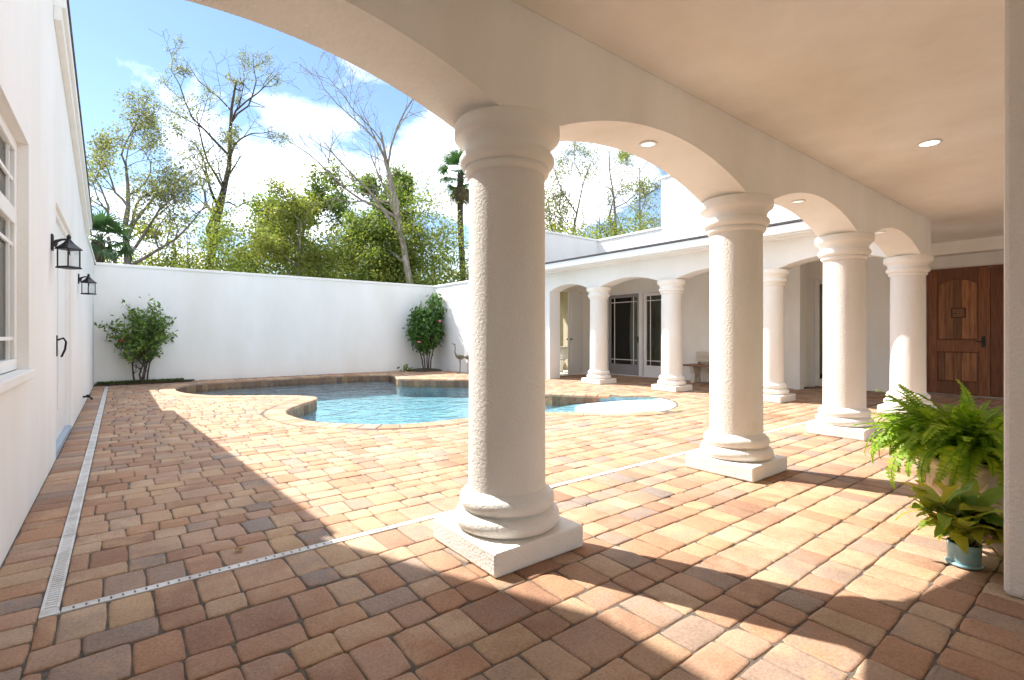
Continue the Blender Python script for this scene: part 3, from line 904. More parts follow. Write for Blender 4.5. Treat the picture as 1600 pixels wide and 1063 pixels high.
iw.box(WI + .2, 12.4, 4.78, 4.9, -.02, 2.779)
iw.box(12.2, 12.4, 4.70, 4.78, -.02, 2.779); iw.box(12.2, 12.4, 3.72, 4.70, 2.45, 2.779); iw.box(12.2, 12.4, 2.92, 3.72, -.02, 2.779)
gc(iw.build('inner_wall', 'stucco_loggia', wing))
ew = MB(); ew.box(9.28, 9.88, 10.45, 10.60, -.02, 2.84); ew.box(9.88, 10.86, 10.45, 10.60, 2.42, 2.84); ew.box(10.86, 11.6, 10.45, 10.60, -.02, 2.84)
gc(ew.build('end_wall', 'stucco_loggia', wing))
rw = MB(); rw.box(9.1, 9.28, 10.602, 12.5, -.02, 2.84); rw.box(11.6, 11.8, 10.602, 12.5, -.02, 2.84); rw.box(9.1, 11.8, 12.5, 12.6, -.02, 1.0); rw.box(9.1, 9.5, 12.5, 12.6, 1.0, 2.84); rw.box(11.4, 11.8, 12.5, 12.6, 1.0, 2.84); rw.box(9.5, 11.4, 12.5, 12.6, 2.5, 2.84); rw.box(9.1, 11.8, 10.602, 12.5, 2.72, 2.84)  # upper gap in the far wall is added to let daylight in
gc(rw.build('bathroom_wall', 'plaster_room', wing))
gc(box('gable_wall', 'stucco_white', wing, (8.672, 9.098, 10.452, 12.62, -.06, 2.60)))
gc(box('gable_wall', 'stucco_white', wing, (8.674, 8.896, 10.87, 12.62, 2.602, 4.14)))
gc(box('bathroom_floor', 'stucco_loggia', wing, (9.28, 11.6, 10.3, 12.5, -.05, .004)))
rd = MB(); rd.box(14.2, 14.3, 7.0, 10.4, 0, 2.78); rd.box(11.602, 14.2, 7.0, 7.1, 0, 2.78); rd.box(11.602, 14.2, 10.3, 10.44, 0, 2.78); rd.box(11.602, 14.2, 7.1, 10.3, 2.70, 2.778); rd.box(11.602, 14.2, 7.1, 10.3, -.06, .0)
rd.box(13.2, 13.3, 3.0, 4.78, 0, 2.78); rd.box(12.402, 13.2, 2.93, 4.78, 2.7, 2.778); rd.box(12.402, 13.2, 2.93, 3.0, 0, 2.7); rd.box(12.402, 13.2, 4.78, 4.88, 0, 2.7); rd.box(12.402, 13.2, 2.93, 4.78, -.06, 0)
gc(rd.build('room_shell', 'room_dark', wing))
up = MB()
up.box(8.9, 12.0, 10.865, 11.05, 2.6, 4.14); up.box(12.0, 12.2, 8.50, 11.05, 2.85, 4.14); up.box(12.0, 12.2, 2.3, 8.498, 2.85, 5.55)
gc(up.build('parapet_wall', 'stucco_white', wing))
cp = MB(); cp.box(8.88, 11.97, 10.84, 11.075, 4.142, 4.205); cp.box(11.972, 12.225, 8.502, 11.075, 4.142, 4.2052); cp.box(11.972, 12.225, 2.3, 8.51, 5.552, 5.61)
gc(cp.build('parapet_cap', 'stucco_white', wing, bevel=.008))
# doors of the wing
def glazed_door(y0, y1, x, ztop, fmat, name, label, knob=None, bottom=.22, i=.13):
    t = empty(name); t.parent = wing; gc(t)
    if label: t['label'] = label
    s = .085
    m = MB(); m.box(x, x + .045, y0, y0 + s, .02, ztop); m.box(x, x + .045, y1 - s, y1, .02, ztop); m.box(x, x + .045, y0 + s, y1 - s, ztop - s, ztop); m.box(x, x + .045, y0 + s, y1 - s, .02, .02 + bottom)
    m.build('frame', fmat, t, bevel=.004)
    a0, a1, b0, b1 = y0 + s, y1 - s, .02 + bottom, ztop - s
    MB().box(x + .02, x + .026, a0, a1, b0, b1).build('pane', 'glass', t)
    m = MB(); w = .010
    for yy in (a0 + i, a1 - i): m.box(x + .006, x + .018, yy - w, yy + w, b0, b1)
    for z_ in (b0 + i, b1 - i):
        ys = [a0, a0 + i - w, a0 + i + w, a1 - i - w, a1 - i + w, a1]
        for k in (0, 2, 4): m.box(x + .006, x + .018, ys[k], ys[k + 1], z_ - w, z_ + w)
    m.build('muntin', 'trim', t)
    if knob is not None:
        MB().box(x - .03, x - .001, knob - .02, knob + .02, .95, 1.12).build('handle', 'black_metal', t, bevel=.005)
    return t
glazed_door(8.80, 9.92, WI + .03, 2.32, 'grey_trim', 'screen_door', 'grey framed screen door', 8.84, .30)
glazed_door(7.80, 8.68, WI + .06, 2.32, 'trim', 'french_door', 'white french door', None, .30)
cm = MB(); cm.box(WI - .02, WI + .12, F0, F0 + .078, 0, FZ); cm.box(WI - .02, WI + .12, 8.69, 8.79, 0, FZ); cm.box(WI - .02, WI + .12, F1 - .058, F1, 0, FZ); 
for a, b_ in ((F0 + .078, 8.69), (8.79, F1 - .058)): cm.box(WI - .02, WI + .12, a, b_, FZ - .075, FZ); cm.box(WI - .02, WI + .12, a, b_, -.01, .019)
gc(cm.build('door_casing', 'trim', wing, bevel=.004))
glazed_door(3.80, 4.62, 12.21, 2.38, 'trim', 'garden_door', None, None, .16, .0001)
cm = MB(); cm.box(12.18, 12.26, 3.72, 3.798, 0, 2.45); cm.box(12.18, 12.26, 4.622, 4.70, 0, 2.45); cm.box(12.18, 12.26, 3.798, 4.622, 2.382, 2.45)
gc(cm.build('door_casing', 'trim', wing, bevel=.004))
gc(box('blind', 'curtain_beige', wing, (12.30, 12.31, 3.75, 4.68, .30, 2.44)))
# open white panel door
pd = empty('panel_door', (10.85, 10.44, .02), rz=math.atan2(-.32, -.90)); pd.parent = wing; pd.matrix_parent_inverse = Matrix.Translation((-10, -6, 0))
MB().box(0, .95, -.02, .02, 0, 2.36).build('leaf', 'trim', pd, bevel=.003)
for z0, z1 in ((.18, .98), (1.12, 2.18)):
    MB().box(.14, .81, .0202, .030, z0, z1).build('panel', 'trim', pd, bevel=.008)
kb = MB()
for s_ in (-1, 1): kb.tube([(.88, s_ * .02, 1.02), (.88, s_ * .05, 1.02), (.88, s_ * .062, 1.02), (.88, s_ * .085, 1.02)], [.012, .012, .028, .018], 10)
kb.build('knob', 'black_metal', pd)
# ------------------------------------------------------------------ toilet behind the open door
tt = empty('toilet', (10.78, 11.35, 0), 'white toilet glimpsed through the open white door', 'toilet', rz=R(-60))
MB().lathe([(.12, 0), (.11, .15), (.15, .28), (.19, .38), (.20, .41), (.15, .41), (.10, .33)], 24).build('bowl', 'ceramic', tt, smooth=True)
MB().lathe([(.2, .412), (.205, .425), (.2, .44), (.05, .445)], 24).build('seat', 'ceramic', tt, smooth=True)
MB().box(-.2, .2, .17, .35, .40, .76).build('tank', 'ceramic', tt, bevel=.02)
MB().box(-.21, .21, .16, .36, .765, .80).build('tank_lid', 'ceramic', tt, bevel=.01)

# ------------------------------------------------------------------ entrance door
DX = 12.62
ent = empty('entrance_door', (DX, 1.81, 0), 'dark wooden double entrance door with arched plank panels', 'door')
def entr_leaf(s):
    """one leaf, hinge away from the middle; y local runs from 0 (middle) to s*.92"""
    lf = empty('door_leaf'); lf.parent = ent
    W, H = .905, 2.42
    Y = lambda a: s * a
    def b_(n, m, a0, a1, z0, z1, x0, x1, bev=.004):
        ya, yb = sorted((Y(a0), Y(a1))); return MB().box(x0, x1, ya, yb, z0, z1).build(n, m, lf, bevel=bev)
    b_('backing', 'door_wood', .0, W, .01, H, .030, .06, 0)
    b_('stile', 'door_wood', .004, .165, .012, H, 0, .0298); b_('stile', 'door_wood', W - .135, W, .012, H, 0, .0298)
    b_('rail', 'door_wood', .166, W - .136, .012, .26, 0, .0297); b_('rail', 'door_wood', .166, W - .136, .84, 1.06, 0, .0297)
    a0, a1 = .166, W - .136; c = (a0 + a1) / 2; hs = (a1 - a0) / 2; zs, rs = 2.13, .11; Rr = (hs * hs + rs * rs) / (2 * rs)
    arc = lambda a, o=0: zs + rs - Rr + math.sqrt((Rr - o) ** 2 - min(abs(a - c), hs) ** 2)
    out = [(Y(a0 + (a1 - a0) * k / 14), arc(a0 + (a1 - a0) * k / 14)) for k in range(15)] + [(Y(a1), H), (Y(a0), H)]
    link('rail', arch_mesh(out, 'x', 0, .0297), 'door_wood', lf)
    n = 5; w = (a1 - a0) / n
    for k in range(n):
        q0, q1 = a0 + k * w + .003, a0 + (k + 1) * w - .003
        poly = [(Y(q0), 1.062), (Y(q1), 1.062), (Y(q1), arc(q1) - .002), (Y((q0 + q1) / 2), arc((q0 + q1) / 2) - .002), (Y(q0), arc(q0) - .002)]
        link('plank', arch_mesh(poly, 'x', .016, .0295), 'door_plank', lf, bevel=.003)
        b_('plank', 'door_plank', q0, q1, .262, .838, .016, .0295, .003)
    mo = MB(); r_ = .011
    up_ = [(.006, Y(a0 + .01 + (a1 - a0 - .02) * k / 14), arc(a0 + .01 + (a1 - a0 - .02) * k / 14) - .01) for k in range(15)]
    mo.tube([(.006, Y(a0 + .01), 1.075), *up_, (.006, Y(a1 - .01), 1.075), (.006, Y(a0 + .01), 1.0751)], r_, 6)
    mo.tube([(.006, Y(a0 + .01), .275), (.006, Y(a0 + .01), .825), (.006, Y(a1 - .01), .825), (.006, Y(a1 - .01), .275), (.006, Y(a0 + .01), .2751)], r_, 6)
    mo.build('moulding', 'door_wood', lf)
    return lf, b_
lf, b_ = entr_leaf(1)
b_('peephole_door', 'door_plank', .36, .54, 1.50, 1.66, .000, .0155)
fr = MB(); 
for a, c in ((.345, .359), (.541, .555)): fr.box(-.006, .015, a, c, 1.485, 1.675)
for a, c in ((1.485, 1.499), (1.661, 1.675)): fr.box(-.006, .015, .359, .541, a, c)
fr.box(-.012, -.001, .47, .53, 1.56, 1.575)
fr.build('peephole_frame', 'black_metal', lf)
hm = MB(); hm.box(-.012, -.001, .07, .12, .93, 1.13); hm.tube([(-.01, .095, 1.03), (-.055, .095, 1.035), (-.06, .14, 1.03), (-.055, .20, 1.035)], [.011, .011, .010, .008], 8)
hm.build('handle', 'black_metal', lf)
entr_leaf(-1)
dj = MB(); dj.box(-.02, .03, .91, .955, 0, 2.44); dj.box(-.02, .03, -.955, -.91, 0, 2.44); dj.box(-.02, .03, -.91, .91, 2.422, 2.44)
dj.build('frame', 'door_wood', ent)
dw = MB(); DWX = DX + .031
dw.box(DWX, DWX + .2, 2.766, 2.95, 0, 2.849); dw.box(DWX, DWX + .2, .854, 2.766, 2.441, 2.849); dw.box(DWX, DWX + .2, -2.6, .854, 0, 2.849); dw.box(12.402, DWX, 2.9195, 3.0, 0, 2.849)
dw.build('door_wall', 'stucco_loggia', logg)

# ------------------------------------------------------------------ downlights
def downlight(x, y, z, r_, lit, label):
    t = empty('downlight', (x, y, z), label, 'light', 'recessed downlights')
    MB().lathe([(r_, -.002), (r_ * 1.28, -.004), (r_ * 1.30, -.010), (r_ * 1.2, -.014), (r_, -.010)], 32, cap=False).build('trim_ring', 'trim', t, smooth=True)
    MB().lathe([(r_ * .98, -.0065), (r_ * .2, -.007)], 32).build('lamp', lit, t)
    return t
crown = 2.512
downlight(5.62, 1.20, 2.85, .070, 'lit_lamp', 'bright recessed downlight in the flat loggia ceiling')
downlight((XS[1] + XS[2]) / 2 + .02, 2.2, crown, .05, 'soft_lamp', 'recessed downlight under the arch nearest the large column')
downlight((XS[2] + XS[3]) / 2, 2.2, crown, .05, 'soft_lamp', 'recessed downlight under the middle loggia arch')
downlight((XS[3] + XS[4]) / 2, 2.2, crown, .05, 'soft_lamp', 'recessed downlight under the loggia arch beside the corner column')

# ------------------------------------------------------------------ leaf clouds and trees
nrng = np.random.default_rng(3)
def leaf_mesh(name, cen, size, ratio=.5, droop=0.0, flat=0.0):
    n = len(cen); cen = np.asarray(cen)
    u = nrng.normal(size=(n, 3)); u[:, 2] = u[:, 2] * (1 - flat) - droop; u /= np.linalg.norm(u, axis=1)[:, None]
    w = nrng.normal(size=(n, 3)); w -= (w * u).sum(1)[:, None] * u; w /= np.linalg.norm(w, axis=1)[:, None]
    s = (size * nrng.uniform(.6, 1.35, n))[:, None]
    mid = cen + u * s * .1
    nrm = np.cross(u, w)
    v = np.stack([cen - u * s, mid + w * s * ratio - nrm * s * .12, cen + u * s, mid - w * s * ratio - nrm * s * .12], 1).reshape(-1, 3)
    me = bpy.data.meshes.new(name)
    me.vertices.add(4 * n); me.vertices.foreach_set('co', v.astype(np.float32).ravel())
    me.loops.add(4 * n); me.loops.foreach_set('vertex_index', np.arange(4 * n, dtype=np.int32))
    me.polygons.add(n); me.polygons.foreach_set('loop_start', np.arange(0, 4 * n, 4, dtype=np.int32))
    me.polygons.foreach_set('loop_total', np.full(n, 4, dtype=np.int32))
    me.update(calc_edges=True)
    return me
def grow_tree(seed, H, r0, lean=(0, 0), nch=(9, 5, 4), ang=(45, 45, 50), frac=(.5, .5, .45), wig=(.10, .25, .35), up=(.05, .08, .06), tmin=.4, leaf_lvl=2, clear=.3):
    g = random.Random(seed)
    tubes, twigs = [], []
    def grow(p, d, L, r, lvl):
        n = 9 if lvl == 0 else (6 if lvl == 1 else 4)
        pts = [p.copy()]; rad = [r]
        for i in range(n):
            d = (d + Vector((g.gauss(0, 1), g.gauss(0, 1), g.gauss(0, .6))) * wig[min(lvl, len(wig) - 1)] + Vector((0, 0, up[min(lvl, len(up) - 1)]))).normalized()
            p = p + d * (L / n); pts.append(p.copy()); rad.append(max(.006, r * (1 - .82 * (i + 1) / n)))
        tubes.append((pts, rad, 7 if lvl == 0 else 5 if lvl == 1 else 3))
        if lvl >= leaf_lvl: twigs.extend(pts[1:])
        if lvl < len(nch):
            for k in range(nch[lvl]):
                lo = (tmin if lvl == 0 else .25)
                t = lo + (1 - lo) * (k + g.random()) / nch[lvl]
                x = t * n; i = min(n - 1, int(x)); q = pts[i].lerp(pts[i + 1], x - i)
                dd = (pts[i + 1] - pts[i]).normalized()
                ax = dd.orthogonal().normalized(); ax.rotate(Matrix.Rotation(g.uniform(0, 6.283), 3, dd))
                nd = dd.copy(); nd.rotate(Matrix.Rotation(R(ang[lvl] * g.uniform(.65, 1.3)), 3, ax))
                grow(q, nd, L * frac[lvl] * g.uniform(.7, 1.25) * (1.15 - .45 * t), max(.008, rad[i] * g.uniform(.45, .7)), lvl + 1)
    grow(Vector((0, 0, -.1)), Vector((lean[0], lean[1], 1)).normalized(), H, r0, 0)
    return tubes, twigs
def tree(name, label, px, t, H, seed, r0=.16, bark_m='bark_grey', leaf='leaf_green', per=10, size=.11, sig=.22, cat='tree', group='trees beyond the court wall', keep=1.0, **kw):
    d = CAMF + CAMR * (px - 800) / 781.5
    loc = (d[0] * t, d[1] * t, -.06)
    o = empty(name, loc, label, cat, group)
    tubes, twigs = grow_tree(seed, H, r0, **kw)
    m = MB()
    for pts, rad, sg_ in tubes: m.tube(pts, rad, sg_, cap=False)
    m.build('trunk', bark_m, o, smooth=True)
    if per > 0:
        tw = np.array([p[:] for p in twigs])
        if keep < 1: # clumpy foliage: keep twigs near a few random centres
            c = tw[nrng.integers(0, len(tw), max(3, int(len(tw) * .02)))]
            dd = np.min(np.linalg.norm(tw[:, None] - c[None], axis=2), axis=1); tw = tw[dd < np.quantile(dd, keep)]
        P_ = np.repeat(tw, per, 0) + nrng.normal(size=(len(tw) * per, 3)) * sig
        link('crown', leaf_mesh('crown', P_, size), leaf, o)
    return o
def palm(name, label, px, t, zc, seed, n=26, Rf=1.0, dry=8):
    d = CAMF + CAMR * (px - 800) / 781.5
    o = empty(name, (d[0] * t, d[1] * t, -.06), label, 'palm', 'palms beyond the court wall')
    g = random.Random(seed)
    MB().tube([(0.1 * math.sin(k * .7), 0.05 * k / 8, zc * k / 8) for k in range(9)], [.19, .17, .16, .15, .15, .15, .15, .16, .17], 9).build('trunk', 'bark_dark', o, smooth=True)
    meshes = []
    for var in range(5):
        m = MB()
        L = Rf * g.uniform(.45, .65)
        m.tube([(0, 0, 0), (L * .5, 0, .03), (L, 0, 0)], [.014, .011, .008], 4)
        for k in range(22):
            a = R(-95 + 190 * k / 21); ll = Rf * g.uniform(.5, .72) * (1 - .25 * abs(a) / R(95))
            c, s_ = math.cos(a), math.sin(a); w = .024
            p0 = Vector((L, 0, 0)); p1 = p0 + Vector((c, s_, 0)) * ll * .55 + Vector((0, 0, .02)); p2 = p0 + Vector((c, s_, 0)) * ll * .95 + Vector((0, 0, -.22 * ll - g.uniform(0, .12)))
            q = Vector((-s_, c, 0)) * w; n0 = len(m.v)
            m.v += [tuple(p0 - q * .4), tuple(p0 + q * .4), tuple(p1 + q), tuple(p1 - q), tuple(p2)]
            m.f += [(n0, n0 + 1, n0 + 2, n0 + 3), (n0 + 3, n0 + 2, n0 + 4)]
        meshes.append(m.mesh('frond'))
    for k in range(n + dry):
        old = k >= n
        me = meshes[k % 5]
        if old:
            me = me.copy()
        fo = bpy.data.objects.new('frond', me); COL.objects.link(fo); fo.parent = o
        if not me.materials: me.materials.append(M['leaf_palm'])
        if old: me.materials[0] = M['leaf_palm_dry']
        az = k * 2.4 + g.uniform(-.3, .3); el = R(75 - 120 * (k / n)) if not old else R(-65 + g.uniform(-12, 12))
        fo.location = (0, 0, zc - (.25 if old else 0)); fo.rotation_euler = (g.uniform(-.4, .4), -el, az)
    return o

tree('oak_tree', 'spreading oak with sparse yellowish foliage above the left end of the wall', 190, 18.5, 8.2, 21, .22, 'bark_grey', 'leaf_olive', 12, .05, .15, nch=(9, 6, 5), ang=(55, 50, 50), frac=(.52, .55, .45), wig=(.14, .28, .35), tmin=.35, keep=.75)
tree('tall_tree', 'tallest tree, leaning right with sparse clumps of leaves', 298, 22, 14.6, 8, .24, 'bark_dark', 'leaf_olive', 12, .046, .11, lean=(.10, -.06), nch=(10, 6, 5), ang=(50, 48, 50), frac=(.30, .5, .5), wig=(.07, .26, .35), tmin=.36, keep=.30)
tree('bare_tree', 'large bare tree leaning left above the right hand shrub', 694, 20.5, 9.9, 14, .22, 'bark_pale', 'leaf_olive', 0, lean=(-.34, .26), nch=(9, 7, 5), ang=(40, 42, 45), frac=(.50, .5, .5), wig=(.10, .2, .3), tmin=.40, cat='tree')
tree('magnolia_tree', 'dense glossy green tree in the middle of the skyline', 568, 22, 8.3, 31, .16, 'bark_grey', 'leaf_dark', 16, .068, .16, nch=(15, 6, 4), ang=(60, 50, 50), frac=(.24, .5, .5), wig=(.06, .2, .3), tmin=.22)
tree('yellow_tree', 'bushy yellow green tree left of the dense glossy tree', 462, 21, 6.0, 41, .14, 'bark_pale', 'leaf_yellow', 14, .06, .19, nch=(11, 6, 4), ang=(52, 50, 50), frac=(.42, .5, .5), tmin=.25)
tree('pine_tree', 'dark flat topped tree behind the yellow green tree', 452, 30, 9.8, 51, .18, 'bark_dark', 'leaf_dark', 8, .11, .24, nch=(9, 6, 4), ang=(65, 50, 50), frac=(.34, .5, .5), tmin=.62)
tree('young_tree', 'slim light green tree between the dense glossy tree and the bare tree', 640, 23, 5.2, 61, .10, 'bark_pale', 'leaf_yellow', 12, .058, .2, nch=(11, 6, 4), ang=(45, 50, 50), frac=(.36, .5, .5), tmin=.15)
tree('slender_tree', 'slender bare tree just left of the foreground column', 706, 27, 8.0, 71, .10, 'bark_dark', 'leaf_olive', 0, nch=(8, 5, 4), ang=(48, 50, 50), frac=(.34, .5, .5), wig=(.1, .25, .3), tmin=.35)
tree('thin_tree', 'thin half bare tree right of the tallest trunk', 328, 24, 6.2, 81, .08, 'bark_dark', 'leaf_olive', 2, .08, .2, nch=(9, 6, 4), ang=(42, 45, 50), frac=(.40, .5, .5), wig=(.08, .25, .3), tmin=.2, keep=.4)
tree('scrub_tree', 'low scrubby tree below the spreading oak', 252, 21, 4.9, 91, .08, 'bark_dark', 'leaf_yellow', 4, .075, .2, nch=(10, 6, 4), ang=(50, 45, 50), frac=(.42, .5, .5), tmin=.12, keep=.5)
tree('twiggy_tree', 'twiggy grey tree between the tallest trunk and yellow green tree', 385, 24, 5.6, 101, .08, 'bark_grey', 'leaf_yellow', 3, .075, .2, nch=(10, 6, 4), ang=(45, 45, 50), frac=(.4, .5, .5), tmin=.15, keep=.45)
tree('leafy_tree', 'light leafy tree seen under the arch right of the large column', 872, 26, 10.4, 111, .14, 'bark_pale', 'leaf_olive', 10, .05, .16, lean=(.05, 0), nch=(9, 6, 5), ang=(52, 50, 50), frac=(.42, .5, .5), tmin=.35, keep=.45)
tree('arch_tree', 'sparse grey limbed tree seen in the middle of the nearest arch', 960, 27, 11.4, 123, .15, 'bark_pale', 'leaf_olive', 8, .05, .16, lean=(.02, 0), nch=(10, 6, 5), ang=(50, 50, 50), frac=(.36, .5, .5), tmin=.32, keep=.4)
tree('parapet_tree', 'yellow green tree rising behind the parapet of the wing', 1012, 25, 9.6, 131, .14, 'bark_pale', 'leaf_yellow', 9, .055, .18, nch=(10, 6, 4), ang=(48, 50, 50), frac=(.32, .5, .5), tmin=.3, keep=.6)
tree('back_tree', 'low yellowish tree behind the wing parapet left of the grey limbed tree', 905, 29, 7.6, 141, .12, 'bark_grey', 'leaf_yellow', 4, .08, .24, nch=(10, 6, 4), ang=(52, 50, 50), frac=(.34, .5, .5), tmin=.25, keep=.6)
palm('cabbage_palm', 'fan palm crown showing over the wall at the far left corner', 158, 14.6, 3.95, 7, 26, .9, 4)
palm('cabbage_palm', 'tall fan palm just left of the foreground column capital', 722, 25, 9.3, 9, 28, 1.35, 9)

# undergrowth and far woods: uncountable masses
def mass(name, label, n_cl, per, tr_, pxr, zf, size, sig, m, seed):
    g = np.random.default_rng(seed)
    px = g.uniform(*pxr, n_cl); t = g.uniform(*tr_, n_cl)
    d = CAMF[None] + CAMR[None] * ((px - 800) / 781.5)[:, None]
    top = zf(px); z = top * g.uniform(0.05, 1.0, n_cl) ** .8
    c = np.column_stack([d * t[:, None], z])
    P_ = np.repeat(c, per, 0) + g.normal(size=(n_cl * per, 3)) * sig * np.array((1, 1, .8))
    P_ = P_[P_[:, 2] > -.05]
    tag(link(name, leaf_mesh(name, P_, size), m), label, 'undergrowth', kind='stuff')
zf1 = lambda px: 3.3 + 1.9 * (np.sin(px * .021) * .5 + .5) + 1.0 * (np.sin(px * .057 + 1) * .5 + .5) + 1.6 * np.exp(-((px - 560) / 170) ** 2)
mass('undergrowth', 'tangled green undergrowth behind the court wall', 900, 110, (20, 25), (90, 1100), lambda p: zf1(p), .06, .32, 'leaf_green', 5)
mass('undergrowth', 'yellowish brush mixed through the undergrowth', 560, 100, (20, 25.5), (90, 1100), lambda p: zf1(p) * 1.08, .06, .34, 'leaf_yellow', 6)
mass('far_woods', 'far woodland closing the view behind the trees', 620, 90, (34, 46), (-100, 1250), lambda p: 5.2 + 2.2 * (np.sin(p * .013 + 2) * .5 + .5) + 1.2 * (np.sin(p * .05) * .5 + .5), .15, .7, 'leaf_olive', 8)

# ------------------------------------------------------------------ shrubs in the court
def shrub(name, label, loc, stems, crown_pts, per, size, sig, leaf, flat=.1):
    o = empty(name, loc, label, 'shrub', 'shrubs against the court wall')
    for pts in stems:
        low = pts[0][2] < .05
        MB().tube(pts, [(.022 if low else .008) * (1 - .6 * k / (len(pts) - 1)) for k in range(len(pts))], 6 if low else 4).build('stem', 'bark_dark', o, smooth=True)
    P_ = np.repeat(np.array(crown_pts), per, 0) + nrng.normal(size=(len(crown_pts) * per, 3)) * sig
    link('crown', leaf_mesh('crown', P_, size, .42), leaf, o)
    return o
g = random.Random(4)
stems = []; tips = []
def sub(p, d, L, r_, lvl, lim):
    pts = [p]
    for k in range(4):
        d = (d + Vector((g.gauss(0, .22), g.gauss(0, .14), g.gauss(0, .12) + .06))).normalized(); p = p + d * L / 4
        p.y = min(p.y, lim); pts.append(p.copy())
    stems.append([tuple(q) for q in pts])
    if lvl == 0: tips.extend([tuple(q) for q in pts[1:]])
    else:
        for k in range(5):
            i = g.randint(1, 4); a = g.uniform(0, 6.283); e = g.uniform(.2, .9)
            sub(pts[i].copy(), (d * .5 + Vector((math.cos(a), math.sin(a) * .6, e))).normalized(), L * g.uniform(.45, .75), r_ * .5, lvl - 1, lim)
for sx, dx_ in ((-.10, -.30), (.05, .02), (.18, .26), (.02, -.12), (.10, .40)):
    sub(Vector((sx, 0, 0)), Vector((dx_ * .55, -.05, 1)).normalized(), .95, .02, 2, .28)
st2 = sorted(stems, key=lambda s_: s_[0][2])
tp = np.array(tips); tp = tp[tp[:, 2] > .62]
sc_ = np.array((1.32 / max(1e-3, np.ptp(tp[:, 0])), 1, 1.35 / max(1e-3, tp[:, 2].max() - .6)))
sx_ = sc_[0]
fit = lambda q: (q[0] * sx_, q[1], q[2] if q[2] < .6 else .6 + (q[2] - .6) * sc_[2])
lb = shrub('camellia_shrub', 'open leggy shrub in the left corner of the court', (.36, 14.78, 0), [[fit(q) for q in s_] for s_ in st2], [fit(q) for q in tp], 5, .058, .065, 'leaf_bush_light')
for (a, c) in ((.48, 1.10), (-.32, 1.02)):
    MB().lathe([(.01, -.03), (.045, -.01), (.05, .02), (.02, .04)], 8).build('flower', 'flower_red', lb, (a, -.12, c))
stems = []; tips = []
g = random.Random(9)
for sx in (-.22, -.12, 0, .08, .18):
    stems.append([(sx * .6, 0, 0), (sx * .8, .02, .35), (sx * 1.3, 0, .7), (sx * 1.6, .02, 1.2), (sx * 1.8 + .1, .05, 1.7)])
cp_ = []
while len(cp_) < 330:
    x, y, z = g.uniform(-.62, .66), g.uniform(-.38, .38), g.uniform(.62, 2.5)
    a = ((x + .05) / .56) ** 2 + (y / .38) ** 2 + ((z - 1.35) / .72) ** 2
    b_ = ((x - .30) / .27) ** 2 + (y / .25) ** 2 + ((z - 2.0) / .52) ** 2
    if (.45 < a < 1.05 or .3 < b_ < 1) and g.random() < .9: cp_.append((x, y, z))
rb = shrub('hibiscus_shrub', 'dense dark green shrub in the far right corner of the court', (7.88, 14.52, 0), stems, cp_, 9, .07, .075, 'leaf_bush')
for (a, c) in ((-.52, .93), (.22, 1.6)):
    MB().lathe([(.01, -.03), (.05, -.01), (.06, .02), (.02, .04)], 8).build('flower', 'flower', rb, (a, -.42, c))
sb = MB(); sb.prism([(-.45, 14.64), (.6, 14.60), (1.2, 14.70), (1.42, 14.86), (1.5, 15.09), (-.45, 15.09)], 'z', -.03, .03)
bedo = tag(sb.build('soil_bed', 'soil'), 'soil bed under the left shrub', 'flower bed', kind='structure')
P_ = np.column_stack([nrng.uniform(-.42, 1.25, 2600), nrng.uniform(14.70, 15.07, 2600), nrng.uniform(.03, .075, 2600)])
tag(link('grass', leaf_mesh('grass', P_, .028, .18), 'grass'), 'low green ground cover in the left soil bed', 'grass', kind='stuff')
sb = MB(); sb.lathe([(.62, -.02), (.55, .03), (.3, .06), (.05, .07)], 20, (7.80, 14.6)); so = sb.build('soil_bed', 'soil', smooth=True); tag(so, 'mound of soil under the right corner shrub', 'flower bed', kind='structure')
P_ = nrng.normal(size=(60, 3)) * (.09, .09, .06) + (0, 0, .10)
o = empty('seedling', (7.15, 14.55, 0), 'small green seedling left of the right corner shrub', 'plant'); link('leaves', leaf_mesh('leaves', P_[P_[:, 2] > .02], .05), 'leaf_bush_light', o)

# ------------------------------------------------------------------ crane statues
def crane(loc, rz, label, neck, beak):
    t = empty('crane_statue', loc, label, 'statue', 'metal crane statues', rz)
    MB().lathe([(.13, 0), (.13, .012), (.11, .018)], 20).build('base', 'bronze', t)
    MB().tube([(-.17, 0, .50), (-.12, 0, .50), (-.05, 0, .49), (.04, 0, .50), (.10, 0, .53), (.14, 0, .56)], [.004, .035, .065, .072, .05, .022], 10).build('body', 'bronze', t, smooth=True)
    MB().tube([(-.10, 0, .505), (-.19, 0, .47), (-.25, 0, .41)], [.03, .025, .006], 6).build('tail', 'bronze', t)
    for s_ in (-1, 1):
        MB().tube([(.0, s_ * .03, .45), (-.015, s_ * .035, .24), (.0, s_ * .035, .015)], [.012, .007, .008], 6).build('leg', 'bronze', t)
    MB().tube(neck, [.024, .018, .014, .012, .012, .013][:len(neck)], 8).build('neck', 'bronze', t, smooth=True)
    MB().tube(beak, [.015, .022, .012, .003][:len(beak)], 8).build('head', 'bronze', t, smooth=True)
crane((8.12, 12.92, 0), R(170), 'crane statue with its straight neck and head raised', [(.12, 0, .55), (.16, 0, .64), (.15, 0, .76), (.16, 0, .86)], [(.15, 0, .85), (.17, 0, .875), (.20, 0, .885), (.26, 0, .91)])
crane((8.24, 12.62, 0), R(-10), 'crane statue with a hooked neck, half hidden by the large column', [(.12, 0, .55), (.17, 0, .62), (.15, 0, .70), (.10, 0, .75), (.06, 0, .74)], [(.07, 0, .745), (.04, 0, .735), (.02, 0, .71), (0, 0, .65)])

# ------------------------------------------------------------------ bench
bn = empty('garden_bench', (11.08, 6.25, 0), 'stone bench with brown wooden seat against the wing wall', 'bench', rz=R(-90))
